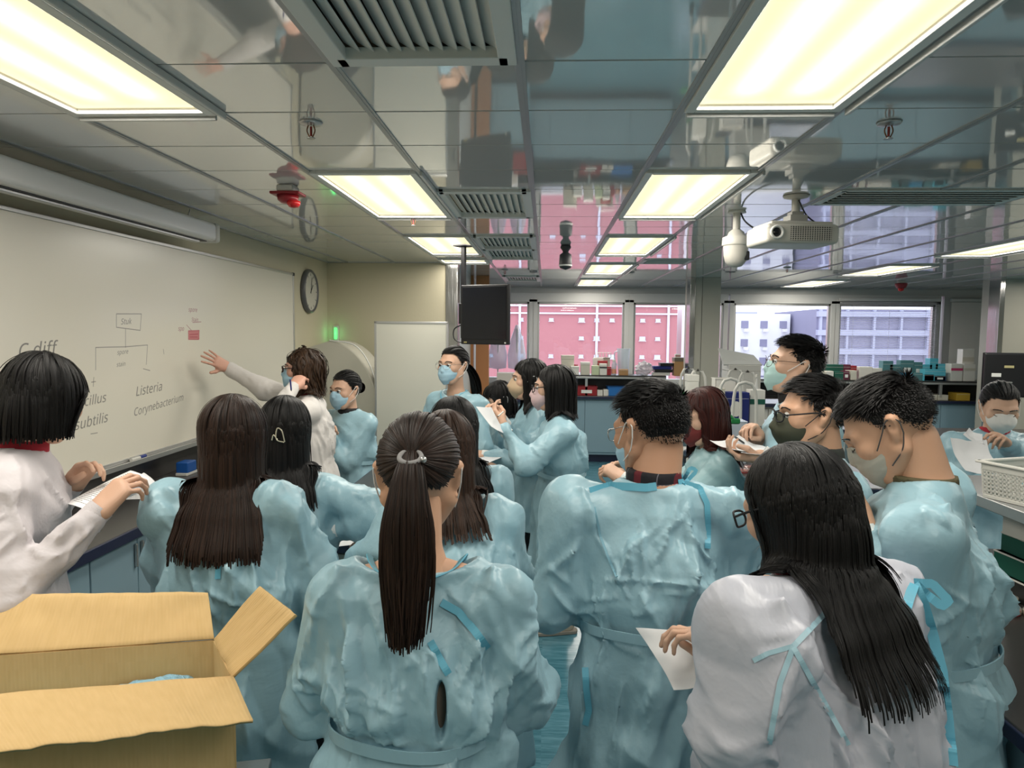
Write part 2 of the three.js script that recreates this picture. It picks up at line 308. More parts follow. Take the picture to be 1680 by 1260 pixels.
// ---------- outside: buildings across the street ----------
{
  const brick = std(lin(0.50, 0.20, 0.215), 0.9, { bumpMap: fineTex, bumpScale: 0.01 }), pane = std(lin(0.62, 0.66, 0.75), 0.3), white = std(lin(0.85, 0.84, 0.86), 0.8), grey = std(lin(0.28, 0.27, 0.38), 0.8), slate = std(lin(0.45, 0.46, 0.60), 0.8), street = std(lin(0.3, 0.3, 0.32), 0.9), pipe = std(lin(0.75, 0.72, 0.82), 0.6);
  const A = thing('brick_building', 'pink red brick block seen through the left window panes', 'building', [-2.2, -9, -28]);
  part('wall', bspan(-9, 7.35, 0, 12.0, -6, 0, 0), brick, A);
  const wg = bx(0.24, 0.16, 0.06, 0, 0, 0, 0), sg = bx(0.3, 0.03, 0.1, 0, -0.1, 0.02, 0);
  for (let j = 0; j < 5; j++) for (let i = 0; i < 26; i++) {
    if (i % 4 === 3 || (i % 4 === 2 && j % 2)) continue;
    const w = part('window', wg, pane, A); w.position.set(-8.4 + i * 0.6, 8.35 + j * 0.72, 0.02); w.scale.setScalar((i + j) % 3 ? 0.75 : 0.95);
    part('sill', sg, pipe, w);
  }
  for (const x of [-5.2, -1.7, 1.15, 4.2, 7.0]) part('drain_pipe', cyl(0.05, 0.05, 12, x, 6, 0.06, 8), pipe, A);
  for (const y of [11.45, 11.75]) part('band', bspan(-9, 7.35, y, y + 0.06, 0, 0.1, 0), pipe, A);
  const B = thing('white_building', 'white apartment block right of the brick building', 'building', [7.2, -9, -32]);
  part('wall', bspan(-1.1, 1.2, 0, 12.3, -5, 0, 0), white, B);
  for (let j = 0; j < 6; j++) { const w = part('window', wg, slate, B); w.position.set(-0.2, 6.5 + j * 0.9, 0.03); w.scale.setScalar(0.7); }
  const C = thing('white_building', 'white apartment block with small windows seen left of the standing man', 'building', [10.85, -9, -36]);
  part('wall', bspan(-1.5, 1.4, 0, 11.75, -5, 0, 0), white, C); part('roof_block', bspan(-2.2, 1.3, 0, 12.0, -9, -5.2, 0), slate, C);
  const wd = bx(0.34, 0.36, 0.06, 0, 0, 0, 0);
  for (let j = 0; j < 4; j++) for (let i = 0; i < 3; i++) { const w = part('window', wd, grey, C); w.position.set(-0.85 + i * 0.95, 8.45 + j * 0.92, 0.03); const f = part('air_conditioner', bx(0.24, 0.16, 0.2, 0.05, -0.3, 0.12, 0.02), white, w); void f; }
  const Dd = thing('office_building', 'blue grey office block behind the lowered blind', 'building', [19, -9, -33]);
  part('wall', bspan(-6.6, 8, 0, 11.9, -6, 0, 0), grey, Dd);
  for (let j = 0; j < 8; j++) part('floor_band', bspan(-6.6, 8, 5.6 + j * 0.85, 5.85 + j * 0.85, 0, 0.25, 0), slate, Dd);
  for (let i = 0; i < 11; i++) part('facade_fin', bspan(-6.5 + i * 1.2, -6.4 + i * 1.2, 5, 11.9, 0, 0.2, 0), slate, Dd);
  part('brick_strip', bspan(-1.4, -0.8, 0, 11.8, 0.1, 0.5, 0), brick, Dd);
  const E = thing('tower_block', 'distant blue grey towers above the white block', 'building', [15, -9, -60]);
  for (const [x, w, h] of [[-9, 3, 12.6], [-4.5, 3.5, 11.8], [1.5, 5, 12.2]]) part('tower', bspan(x, x + w, 0, h, -5, 0, 0), slate, E);
  const fl = struct('ground', bspan(-60, 80, -9.2, -9, -90, -11, 0), street, 'street level far below the windows', 'ground'); void fl;
}
// ---------- left wall: whiteboard, screen, clock, bench ----------
function onX(px, py, X) { const v = at(px, py, 1).sub(camera.position); return v.multiplyScalar(X / v.x).add(camera.position); }
const slabQuad = (p, th) => {                               // a thin board on four corner points
  const n = p[1].clone().sub(p[0]).cross(p[3].clone().sub(p[0])).normalize().multiplyScalar(th / 2), q = [...p.map((v) => v.clone().add(n)), ...p.map((v) => v.clone().sub(n))], pos = [], uv = [], L = p[0].distanceTo(p[1]), H = p[0].distanceTo(p[3]), UVs = [[0, 0], [L, 0], [L, H], [0, H]];
  const quad = (a, b, c, d) => [a, b, c, a, c, d].forEach((k) => { pos.push(q[k].x, q[k].y, q[k].z); uv.push(...UVs[k % 4]); });
  quad(0, 1, 2, 3); quad(5, 4, 7, 6); for (let i = 0; i < 4; i++) { const j = (i + 1) % 4; quad(j, i, i + 4, j + 4); }
  const g = new THREE.BufferGeometry(); g.setAttribute('position', new THREE.Float32BufferAttribute(pos, 3)); g.setAttribute('uv', new THREE.Float32BufferAttribute(uv, 2)); g.computeVertexNormals(); return g;
};
{
  const bx0 = LEFT + 0.028, z0 = -1.6, z1 = -5.84, y0 = 1.06, y1 = 2.18, W = 2048, H = 560, cv = document.createElement('canvas'); cv.width = W; cv.height = H;
  const c = cv.getContext('2d'), k = W / (z0 - z1); c.fillStyle = '#ffffff'; c.fillRect(0, 0, W, H);
  const P = (px, py) => { const p = onX(px, py, bx0); return [(z0 - p.z) * k, (y1 - p.y) / (y1 - y0) * H]; };
  const ink = 'rgba(80,82,88,0.6)'; c.strokeStyle = ink; c.fillStyle = ink; c.lineWidth = 1.6; c.lineCap = 'round';
  const line = (...pts) => { c.beginPath(); pts.forEach((q, i) => { const [x, y] = P(...q); i ? c.lineTo(x, y) : c.moveTo(x, y); }); c.stroke(); };
  const write = (t, px, py, m, tilt = -0.04) => { const [x, y] = P(px, py); c.save(); c.translate(x, y); c.rotate(tilt); c.font = `italic ${Math.round(m * 0.68 * k)}px sans-serif`; c.scale(1.12, 1); c.fillText(t, 0, 0); c.restore(); };
  write('C diff', 28, 588, 0.125); write('Stuk', 198, 532, 0.062); line([191, 515], [232, 515], [230, 542], [191, 537], [191, 515]); line([206, 540], [206, 570]); line([157, 607], [157, 570], [206, 569], [242, 566], [240, 598]);
  write('spore', 192, 582, 0.05); write('stain', 191, 602, 0.045); line([235, 605], [246, 608]); line([150, 627], [157, 626]); line([154, 619], [153, 634]);
  write('Listeria', 222, 650, 0.105); write('Corynebacterium', 219, 683, 0.085, -0.07); write('Bacillus', 118, 671, 0.095); write('subtilis', 122, 706, 0.1); line([149, 712], [160, 710]);
  c.strokeStyle = c.fillStyle = 'rgba(150,70,90,0.7)'; write('spore', 309, 511, 0.055, 0); write('Stain', 314, 527, 0.05, 0); write('spo', 292, 542, 0.055, 0); line([306, 533], [314, 542]); line([316, 529], [330, 528]);
  c.fillStyle = 'rgba(228,120,140,0.8)'; { const [a, b] = P(309, 542), [d, e] = P(327, 557); c.fillRect(a, b, d - a, e - b); } c.strokeStyle = 'rgba(180,50,80,0.8)'; line([309, 543], [327, 542], [326, 557], [309, 557], [309, 543]); line([311, 549], [325, 548]); line([311, 553], [324, 553]);
  c.strokeStyle = ink; line([268, 573], [269, 581]);
  const tex = new THREE.CanvasTexture(cv); tex.colorSpace = THREE.SRGBColorSpace; tex.anisotropy = 8;
  const surf = M.board.clone(); surf.map = tex;
  const t = thing('whiteboard', 'long wall whiteboard with handwritten bacteria diagram', 'whiteboard', [LEFT, 0, 0]);
  const pg = new THREE.PlaneGeometry(z0 - z1, y1 - y0); pg.rotateY(Math.PI / 2); pg.translate(0.028, (y0 + y1) / 2, (z0 + z1) / 2);
  part('backing', bspan(0.002, 0.0265, y0, y1, z1, z0, 0), M.whitePlastic, t); part('surface', pg, surf, t);
  part('frame', merge([bspan(0.002, 0.036, y1, y1 + 0.018, z1 - 0.018, z0 + 0.018), bspan(0.002, 0.036, y0 - 0.018, y0, z1 - 0.018, z0 + 0.018), bspan(0.002, 0.036, y0, y1, z1 - 0.018, z1), bspan(0.002, 0.036, y0, y1, z0, z0 + 0.018)]), M.alu, t);
  part('corner_cap', merge([bspan(0, 0.04, y1 - 0.004, y1 + 0.022, z1 - 0.022, z1 + 0.004), bspan(0, 0.04, y0 - 0.022, y0 + 0.004, z1 - 0.022, z1 + 0.004)]), M.dark, t);
  part('pen_tray', merge([bspan(0.002, 0.085, y0 - 0.03, y0 - 0.018, z1 + 0.3, z0, 0.002), bspan(0.08, 0.088, y0 - 0.032, y0 - 0.006, z1 + 0.3, z0, 0.002)]), M.alu, t);
  const pen = thing('marker_pen', 'blue marker pen lying on the whiteboard tray', 'marker', [LEFT + 0.05, y0 - 0.009, onX(226, 761, LEFT + 0.05).z]);
  part('barrel', cyl(0.009, 0.009, 0.075, 0, 0, 0, 12).rotateX(Math.PI / 2).translate(0, 0, 0.02), M.whitePlastic, pen); part('cap', cyl(0.0098, 0.0098, 0.05, 0, 0, 0, 12).rotateX(Math.PI / 2).translate(0, 0, -0.045), std(lin(0.01, 0.03, 0.2), 0.4), pen);
}
{ // retracted projection screen in its long case
  const t = thing('projection_screen', 'retracted projection screen in a long white case above the whiteboard', 'screen case', [LEFT + 0.18, 2.28, 0]);
  part('case', bspan(-0.06, 0.06, -0.05, 0.055, -4.05, 0.4, 0.022), std(lin(0.68, 0.68, 0.67), 0.28), t); part('end_cap', bspan(-0.064, 0.064, -0.055, 0.06, -4.09, -4.045, 0.02), M.whitePlastic, t); part('end_plate', bspan(-0.03, 0.03, -0.02, 0.012, -4.094, -4.088, 0.002), M.vent, t);
  part('slot', bspan(-0.045, 0.02, -0.054, -0.049, -4.0, 0.4, 0), M.dark, t); part('weight_bar', bspan(-0.03, 0.005, -0.066, -0.053, -3.95, 0.4, 0.004), M.alu, t);
  for (const z of [-3.85, -1.2]) part('hook', merge([tube([[0, 0.055, z], [0, 0.075, z + 0.012], [0, 0.095, z], [0, 0.104, z]], 0.004, 12, 6), bx(0.03, 0.012, 0.03, 0, 0.06, z)]), M.alu, t);
}
{ // clock
  const p = onX(510, 478, LEFT + 0.03), t = thing('wall_clock', 'round wall clock with grey rim beside the whiteboard', 'clock', [LEFT, p.y, p.z]), R = 0.195;
  part('case', lathe([[0, 0.001], [R, 0.001], [R + 0.004, 0.012], [R, 0.034], [R - 0.014, 0.045], [R - 0.022, 0.036], [R - 0.024, 0.03]], 40).rotateZ(-Math.PI / 2), std(lin(0.12, 0.12, 0.125), 0.3), t);
  part('dial', cyl(R - 0.02, R - 0.02, 0.004, 0, 0, 0, 40).rotateZ(-Math.PI / 2).translate(0.028, 0, 0), std(lin(0.62, 0.60, 0.53), 0.4), t);
  const hand = (ang, len, w) => { const g = bx(0.002, len, w, 0, len / 2 - 0.02, 0, 0); g.rotateX(ang); g.translate(0.033, 0, 0); return g; };
  part('hour_hand', hand(-0.75, 0.1, 0.008), M.dark, t); part('minute_hand', hand(-0.25, 0.15, 0.005), M.dark, t);
  for (let i = 0; i < 12; i++) { const g = bx(0.0015, 0.022, 0.006, 0, R - 0.045, 0, 0); g.rotateX(i * Math.PI / 6); g.translate(0.0306, 0, 0); part('hour_mark', g, M.dark, t); }
}
{ // bench under the whiteboard
  const zA = -5.6, zB = 0.6, X1 = -1.69;
  const w = thing('worktop', 'dark worktop with navy edge running under the whiteboard', 'worktop', [LEFT, 0, 0]);
  part('top', bspan(0.002, X1 - LEFT, 0.868, 0.9, zA, zB, 0.003), M.slab, w); part('edge', bspan(X1 - LEFT, X1 - LEFT + 0.012, 0.855, 0.9, zA, zB, 0.004), M.navy, w); part('upstand', bspan(0.002, 0.02, 0.9, 1.02, zA, zB, 0.003), M.slab, w);
  for (let i = 0, z = zB - 0.02; z - 0.62 > zA; i++, z -= 0.62) {
    const u = thing('base_cabinet', 'pale blue two-door base cabinet under the whiteboard worktop', 'cabinet', [LEFT + 0.004, 0, z - 0.31], 0, 'base cabinets under the whiteboard');
    part('body', bspan(0, 0.42, 0.1, 0.866, -0.309, 0.309, 0.002), M.paleBlue, u); part('plinth', bspan(0, 0.38, 0, 0.1, -0.309, 0.309, 0), M.dark, u);
    for (const s of [0, 1]) { const d = part('door', bspan(0.421, 0.439, 0.11, 0.85, -0.306 + s * 0.308, -0.002 + s * 0.308, 0.003), M.paleBlue, u); part('handle', bspan(0.44, 0.452, 0.72, 0.82, -0.03 + s * 0.045, -0.018 + s * 0.045, 0.003), M.alu, d); }
  }
  const e = thing('board_eraser', 'small blue box standing on the worktop below the whiteboard', 'eraser', [-2.03, 0.9, onX(306, 778, -2.03).z]);
  part('shell', bspan(-0.035, 0.035, 0.015, 0.075, -0.05, 0.05, 0.006), std(lin(0.01, 0.09, 0.35), 0.4), e); part('felt', bspan(-0.033, 0.033, 0, 0.016, -0.06, 0.06, 0.003), M.whitePlastic, e);
  const st = thing('stapler', 'black stapler on the worktop in front of the white-coated woman', 'stapler', [-1.78, 0.9, -2.5], 0.5);
  part('base', bspan(-0.02, 0.02, 0, 0.012, -0.07, 0.07, 0.004), M.black, st); part('arm', bspan(-0.016, 0.016, 0.022, 0.05, -0.07, 0.06, 0.008), M.black, st); part('hinge', bspan(-0.018, 0.018, 0.008, 0.04, 0.04, 0.068, 0.003), M.alu, st);
}
// ---------- ceiling fittings ----------
function sprinkler(x, z, label) {
  const t = thing('sprinkler', label, 'sprinkler', [x, CEIL, z], 0, 'sprinkler heads');
  part('escutcheon', lathe([[0, 0], [0.038, 0], [0.034, -0.008], [0.014, -0.011], [0, -0.012]], 20), M.alu, t); part('bulb', cyl(0.004, 0.004, 0.03, 0, -0.03, 0, 8), std(lin(0.3, 0.03, 0.02), 0.2), t);
  part('arms', merge([tube([[0.008, -0.01, 0], [0.013, -0.028, 0], [0.004, -0.05, 0]], 0.0022, 8, 5), tube([[-0.008, -0.01, 0], [-0.013, -0.028, 0], [-0.004, -0.05, 0]], 0.0022, 8, 5)]), std(lin(0.25, 0.12, 0.06), 0.35, { metalness: 0.7 }), t); part('deflector', cyl(0.014, 0.014, 0.002, 0, -0.052, 0, 14), M.alu, t);
}
sprinkler(-0.765, -2.28, 'sprinkler head below the upper left panel light, left of the middle'); sprinkler(1.07, -2.315, 'sprinkler head on the right below the large top right light'); sprinkler(-0.784, -4.126, 'sprinkler head behind the panel light near the red beacon'); sprinkler(2.4, -7.2, 'small far sprinkler head right of the square column'); sprinkler(-0.45, -7.6, 'small far sprinkler head above the hanging monitor');
{
  const bm = [-1.205, -3.255], t = thing('alarm_beacon', 'red fire alarm beacon hanging from the ceiling on the left', 'beacon', [bm[0], CEIL, bm[1]]), red = std(lin(0.28, 0.012, 0.02), 0.35);
  part('mount', bx(0.085, 0.035, 0.085, 0, -0.018, 0, 0.012), M.whitePlastic, t); part('flange', bx(0.14, 0.014, 0.1, 0, -0.04, 0, 0.006), red, t); part('body', lathe([[0, -0.085], [0.03, -0.082], [0.045, -0.07], [0.05, -0.047], [0, -0.046]], 20), red, t); part('lens', lathe([[0, -0.105], [0.02, -0.102], [0.03, -0.09], [0.032, -0.075], [0, -0.07]], 18).translate(0.03, 0, 0.01), phys(lin(0.6, 0.02, 0.02), 0.15), t);
  const t2 = thing('alarm_beacon', 'small far red alarm beacon near the right windows', 'beacon', [4.35, CEIL, -8.9]);
  part('mount', bx(0.08, 0.03, 0.08, 0, -0.015, 0, 0.01), M.whitePlastic, t2); part('body', lathe([[0, -0.1], [0.05, -0.09], [0.07, -0.05], [0.07, -0.03], [0, -0.03]], 18), red, t2); part('lens', lathe([[0, -0.13], [0.03, -0.12], [0.035, -0.09], [0, -0.08]], 16), phys(lin(0.6, 0.02, 0.02), 0.15), t2);
}
{ // projector on its pole
  const t = thing('projector', 'white ceiling projector hanging on a pole', 'projector', [1.18, CEIL * 0.12, -3.5], 0.12), wp = std(lin(0.60, 0.58, 0.52), 0.4);
  t.scale.setScalar(0.88); part('body', bx(0.40, 0.105, 0.29, 0, 2.165, 0, 0.022), wp, t); part('top_cover', bx(0.34, 0.02, 0.25, 0.0, 2.222, 0, 0.008), wp, t);
  const gr = part('grille', bx(0.225, 0.078, 0.006, 0.04, 2.166, 0.145, 0.002), M.dark, t);
  for (let i = 0; i < 8; i++) part('grille_bar', bx(0.225, 0.0035, 0.005, 0.04, 2.131 + i * 0.01, 0.149, 0), wp, gr); for (let i = 0; i < 17; i++) part('grille_rib', bx(0.0035, 0.078, 0.005, -0.066 + i * 0.0132, 2.166, 0.149, 0), wp, gr);
  part('lens_ring', lathe([[0.024, 0], [0.036, 0.002], [0.038, 0.014], [0.028, 0.02], [0.024, 0.006]], 24).rotateX(Math.PI / 2).translate(-0.15, 2.168, 0.142), M.vent, t); part('lens', lathe([[0, 0.012], [0.014, 0.01], [0.025, 0.003]], 20).rotateX(Math.PI / 2).translate(-0.15, 2.168, 0.142), phys(lin(0.01, 0.01, 0.015), 0.05), t);
  part('pole', cyl(0.022, 0.022, 0.13, 0.02, 2.325, 0, 16), wp, t); part('ceiling_plate', lathe([[0, 0], [0.07, 0], [0.065, -0.012], [0.03, -0.02], [0, -0.02]], 20).translate(0.02, CEIL, 0), wp, t);
  part('bracket', merge([bx(0.1, 0.035, 0.09, 0.02, 2.262, 0, 0.005), bx(0.07, 0.03, 0.06, 0.02, 2.285, 0, 0.005), bx(0.14, 0.01, 0.12, 0.02, 2.24, 0, 0.003)]), std(lin(0.45, 0.44, 0.41), 0.4), t);
  for (const pts of [[[0.02, 2.36, 0.03], [0.06, 2.28, 0.04], [0.13, 2.24, 0.02], [0.2, 2.22, 0.0]], [[0.2, 2.2, -0.02], [0.235, 2.19, 0.0], [0.23, 2.15, 0.02], [0.2, 2.13, 0.01]], [[0.2, 2.19, 0.05], [0.225, 2.17, 0.06], [0.2, 2.14, 0.05]]]) part('cable', tube(pts, 0.004, 18, 6), M.black, t);
}
{ // dome camera
  const t = thing('dome_camera', 'white dome camera hanging left of the projector', 'camera', [1.03, 0, -3.93]), wp = std(lin(0.62, 0.60, 0.54), 0.4);
  part('pole', cyl(0.02, 0.02, 0.12, 0, 2.33, 0, 14), wp, t); part('ceiling_plate', cyl(0.045, 0.05, 0.012, 0, CEIL - 0.006, 0, 18), wp, t); part('collar', lathe([[0.02, 2.29], [0.04, 2.275], [0.048, 2.255], [0.072, 2.245], [0.074, 2.205], [0.066, 2.2]], 24), wp, t);
  part('dome', lathe([[0.066, 2.2], [0.064, 2.15], [0.055, 2.115], [0.035, 2.09], [0, 2.082]], 24), std(lin(0.55, 0.53, 0.48), 0.35), t); part('lens_window', bx(0.04, 0.05, 0.02, 0.045, 2.145, 0.035, 0.008), M.dark, t);
  part('cable', tube([[0.02, 2.38, 0], [0.04, 2.33, 0.02], [0.1, 2.28, 0.05], [0.16, 2.26, 0.1]], 0.005, 18, 6), M.black, t);
}
{ // dark hanging loudspeaker
  const t = thing('ceiling_speaker', 'small dark loudspeaker hanging over the middle of the room', 'speaker', [0.142, CEIL, -5.45]), dk = std(lin(0.045, 0.045, 0.05), 0.45);
  part('cap', lathe([[0, 0], [0.035, 0], [0.042, -0.02], [0.025, -0.045], [0.02, -0.06]], 18), dk, t); part('body', lathe([[0.02, -0.055], [0.045, -0.075], [0.05, -0.15], [0.042, -0.175], [0, -0.19]], 20), dk, t); part('ring', lathe([[0.049, -0.15], [0.052, -0.155], [0.049, -0.162]], 20), M.vent, t);
}
{ // monitor on a ceiling pole, turned to the room
  const t = thing('hanging_monitor', 'black monitor hanging on a ceiling pole before the left windows', 'monitor', [-0.46, 0, -5.3], -0.5);
  part('bezel', bx(0.43, 0.45, 0.035, 0, 1.85, 0, 0.008), M.black, t).rotation.x = 0; part('screen', bx(0.395, 0.395, 0.004, 0, 1.862, 0.018, 0.001), phys(lin(0.006, 0.007, 0.011), 0.12), t); part('rear_shell', bx(0.3, 0.3, 0.06, 0, 1.85, -0.045, 0.02), M.black, t);
  part('badge', bx(0.028, 0.01, 0.002, -0.17, 1.64, 0.0185, 0), std(lin(0.4, 0.35, 0.15), 0.5), t); part('sticker', bx(0.014, 0.012, 0.002, 0.19, 1.64, 0.0185, 0), M.whitePlastic, t);
  part('arm', merge([bx(0.035, 0.72, 0.03, -0.245, 2.03, -0.06, 0.004), bx(0.25, 0.06, 0.03, -0.12, 1.86, -0.085, 0.004), bx(0.06, 0.16, 0.05, -0.245, 1.86, -0.06, 0.006)]), M.black, t); part('ceiling_plate', bx(0.12, 0.012, 0.12, -0.245, CEIL - 0.007, -0.06, 0.003), M.black, t);
  part('cable', tube([[-0.24, 1.78, -0.06], [-0.31, 1.74, -0.03], [-0.3, 1.66, -0.02], [-0.22, 1.63, -0.04]], 0.005, 16, 6), M.black, t);
}
{ // green indicator lamp on the back wall
  const p = at(549, 547, 6.8), t = thing('indicator_lamp', 'small lit green tube lamp on the corner of the cream wall', 'lamp', [p.x, p.y, BACK]);
  part('tube', bx(0.03, 0.12, 0.03, 0, 0, 0.03, 0.012), std(lin(0.1, 0.5, 0.12), 0.3, { emissive: lin(0.15, 0.9, 0.25), emissiveIntensity: 1.1 }), t); part('mount', bx(0.05, 0.15, 0.015, 0, 0, 0.008, 0.003), M.whitePlastic, t);
  const L = new THREE.PointLight(lin(0.2, 1, 0.35), 0.012); L.position.set(0, 0, 0.08); L.castShadow = true; t.add(L);
}
{ // movable whiteboard
  const a = at(615, 527, 5.75), b = at(735, 530, 5.75), w = b.x - a.x, t = thing('movable_whiteboard', 'blank movable whiteboard standing in front of the cream wall', 'whiteboard', [(a.x + b.x) / 2, 0, -5.75], 0.05);
  part('panel', bspan(-w / 2 + 0.015, w / 2 - 0.015, 0.5, a.y - 0.015, -0.012, 0.012, 0.002), phys(lin(0.66, 0.645, 0.56), 0.3), t); part('frame', merge([bspan(-w / 2, w / 2, a.y - 0.02, a.y, -0.016, 0.016), bspan(-w / 2, w / 2, 0.48, 0.5, -0.016, 0.016), bspan(-w / 2, -w / 2 + 0.018, 0.48, a.y, -0.016, 0.016), bspan(w / 2 - 0.018, w / 2, 0.48, a.y, -0.016, 0.016)]), M.alu, t);
  for (const s of [-1, 1]) { part('leg', merge([bx(0.03, 0.5, 0.03, s * (w / 2 - 0.03), 0.27, 0), bx(0.03, 0.03, 0.5, s * (w / 2 - 0.03), 0.07, 0)]), M.alu, t); for (const z of [-0.22, 0.22]) part('castor', cyl(0.028, 0.028, 0.02, 0, 0, 0, 14).rotateZ(Math.PI / 2).translate(s * (w / 2 - 0.03), 0.028, z), M.dark, t); }
}
{ // cream machine with a curved hood, dark side
  const t = thing('laboratory_incubator', 'cream machine with a big curved hood behind the lecturer', 'machine', [-1.80, 0, -6.35]);
  const s = new THREE.Shape(); s.moveTo(-0.33, 0); s.lineTo(-0.33, 1.55); s.lineTo(-0.1, 1.62); s.bezierCurveTo(0.12, 1.6, 0.3, 1.35, 0.33, 1.0); s.lineTo(0.33, 0); s.closePath();
  part('hood', new THREE.ExtrudeGeometry(s, { depth: 0.5, bevelEnabled: true, bevelSize: 0.01, bevelThickness: 0.01, bevelSegments: 2, curveSegments: 16 }).translate(0, 0, -0.25), std(lin(0.55, 0.53, 0.45), 0.5), t); part('hood_seam', tube([[-0.1, 1.635, 0.262], [0.13, 1.59, 0.262], [0.28, 1.36, 0.262], [0.34, 1.0, 0.262]], 0.006, 20, 6), M.vent, t); part('side_panel', bspan(0.345, 0.40, 0.05, 1.45, -0.25, 0.27, 0.008), M.black, t);
}
// ---------- benches and what stands on them ----------
const col = (r, g, b, ro = 0.5) => std(srgb(r, g, b), ro);
function bench(name, label, x0, x1, z0, z1, y, o = {}) {   // worktop on cabinets
  const t = thing(name, label, 'bench', [(x0 + x1) / 2, 0, (z0 + z1) / 2]), w = x1 - x0, d = z0 - z1;
  part('top', bx(w, 0.03, d, 0, y - 0.015, 0, 0.004), M.slab, t); part('edge', merge([bx(w + 0.016, 0.034, 0.01, 0, y - 0.02, d / 2 + 0.003, 0.003), bx(0.01, 0.034, d, -w / 2 - 0.003, y - 0.02, 0, 0.003), bx(0.01, 0.034, d, w / 2 + 0.003, y - 0.02, 0, 0.003)]), o.edge ?? M.navy, t);
  part('carcass', bx(w - 0.08, y - 0.14, d - 0.1, 0, (y - 0.03 + 0.1) / 2, -0.02, 0.003), o.body ?? M.paleBlue, t); part('plinth', bx(w - 0.14, 0.1, d - 0.2, 0, 0.05, -0.03, 0), M.navy, t);
  const n = Math.max(1, Math.round((w - 0.1) / 0.5)), dw = (w - 0.1) / n;
  for (let i = 0; i < n; i++) { const dr = part('door', bx(dw - 0.006, y - 0.2, 0.018, -(w - 0.1) / 2 + dw * (i + 0.5), (y - 0.03) / 2 + 0.055, d / 2 - 0.062, 0.003), o.body ?? M.paleBlue, t); part('handle', bx(0.012, 0.11, 0.016, -(w - 0.1) / 2 + dw * i + (i % 2 ? 0.04 : dw - 0.04), y - 0.22, d / 2 - 0.048, 0.003), M.alu, dr); }
  return t;
}
function shelf(label, x0, x1, z0, z1, y, base) {            // raised reagent shelf on posts
  const t = thing('reagent_shelf', label, 'shelf', [(x0 + x1) / 2, base, (z0 + z1) / 2]), w = x1 - x0, d = z0 - z1, h = y - base;
  part('board', bx(w, 0.02, d, 0, h - 0.01, 0, 0.003), M.slab, t); part('rail', bx(w, 0.026, 0.012, 0, h - 0.033, d / 2 - 0.004, 0.003), M.alu, t); part('back_panel', bx(w, h - 0.03, 0.012, 0, (h - 0.03) / 2 + 0.001, -d / 2 + 0.01, 0), M.black, t);
  const n = Math.max(2, Math.round(w / 0.95)); for (let i = 0; i <= n; i++) part('post', bx(0.035, h - 0.021, 0.04, -w / 2 + 0.03 + i * (w - 0.06) / n, (h - 0.02) / 2, d / 2 - 0.04, 0.003), M.alu, t);
  return t;
}
bench('island_bench', 'pale blue cabinets with dark top below the left windows', -0.55, 1.6, -9.2, -9.95, 0.89); shelf('dark raised shelf on the window bench left of the square column', -0.5, 1.58, -9.25, -9.6, 1.165, 0.89);
bench('island_bench', 'long dark bench below the right windows', 2.2, 6.1, -9.2, -9.95, 0.89); shelf('dark raised shelf below the blinds on the right', 2.3, 6.05, -9.25, -9.6, 1.14, 0.89);
bench('island_bench', 'dark topped centre bench between the students', -1.02, -0.58, -2.62, -4.3, 0.9, { body: M.cream });
bench('island_bench', 'dark topped bench on the right behind the red-haired woman', 1.0, 1.95, -3.8, -5.0, 0.9, { body: M.whitePlastic });
bench('island_bench', 'dark topped bench at the right edge carrying basket and kit boxes', 1.0, 2.9, -1.15, -2.75, 0.9);
bench('island_bench', 'dark bench with steel frame behind the white-masked woman', 2.6, 5.2, -5.6, -6.4, 0.9, { body: M.paleBlue });
// a box-like item by its left and right edge and top in the picture, at distance d, standing at height y
const items = {};
function span(px0, px1, pyT, d, y) { const a = at(px0, pyT, d), b = at(px1, pyT, d); return { x: (a.x + b.x) / 2, w: b.x - a.x, h: (a.y + b.y) / 2 - y, y, z: -d }; }
function carton(name, label, cat, px0, px1, pyT, d, y, depth, mat, o = {}) {
  const s = span(px0, px1, pyT, d, y), t = thing(name, label, cat, [s.x, y, s.z - depth / 2], o.turn ?? 0);
  if (o.open) { const th = 0.006; part('tray', merge([bx(s.w, th, depth, 0, th / 2, 0, 0), bx(s.w, s.h, th, 0, s.h / 2, depth / 2 - th / 2, 0.002), bx(s.w, s.h, th, 0, s.h / 2, -depth / 2 + th / 2, 0.002), bx(th, s.h, depth, -s.w / 2 + th / 2, s.h / 2, 0, 0.002), bx(th, s.h, depth, s.w / 2 - th / 2, s.h / 2, 0, 0.002)]), mat, t); part('rim', merge([bx(s.w + 0.012, 0.008, 0.012, 0, s.h - 0.004, depth / 2), bx(s.w + 0.012, 0.008, 0.012, 0, s.h - 0.004, -depth / 2)]), mat, t); }
  else { part('body', bx(s.w, s.h * (o.lid ? 0.8 : 1), depth, 0, s.h * (o.lid ? 0.4 : 0.5), 0, 0.004), mat, t); if (o.lid) part('lid', bx(s.w + 0.006, s.h * 0.2, depth + 0.006, 0, s.h * 0.9, 0, 0.004), o.lid, t); else part('lid_seam', bx(s.w * 0.96, 0.002, 0.003, 0, s.h * 0.82, depth / 2 + 0.0005, 0), o.seam ?? M.vent, t); }
  if (o.label) part('label', bx(s.w * 0.5, s.h * 0.35, 0.002, 0, s.h * 0.45, depth / 2 + 0.003, 0), o.label, t);
  if (o.stripe) part('stripe', bx(s.w + 0.001, s.h * 0.14, 0.002, 0, s.h * 0.68, depth / 2 + 0.003, 0), o.stripe, t);
  return t;
}
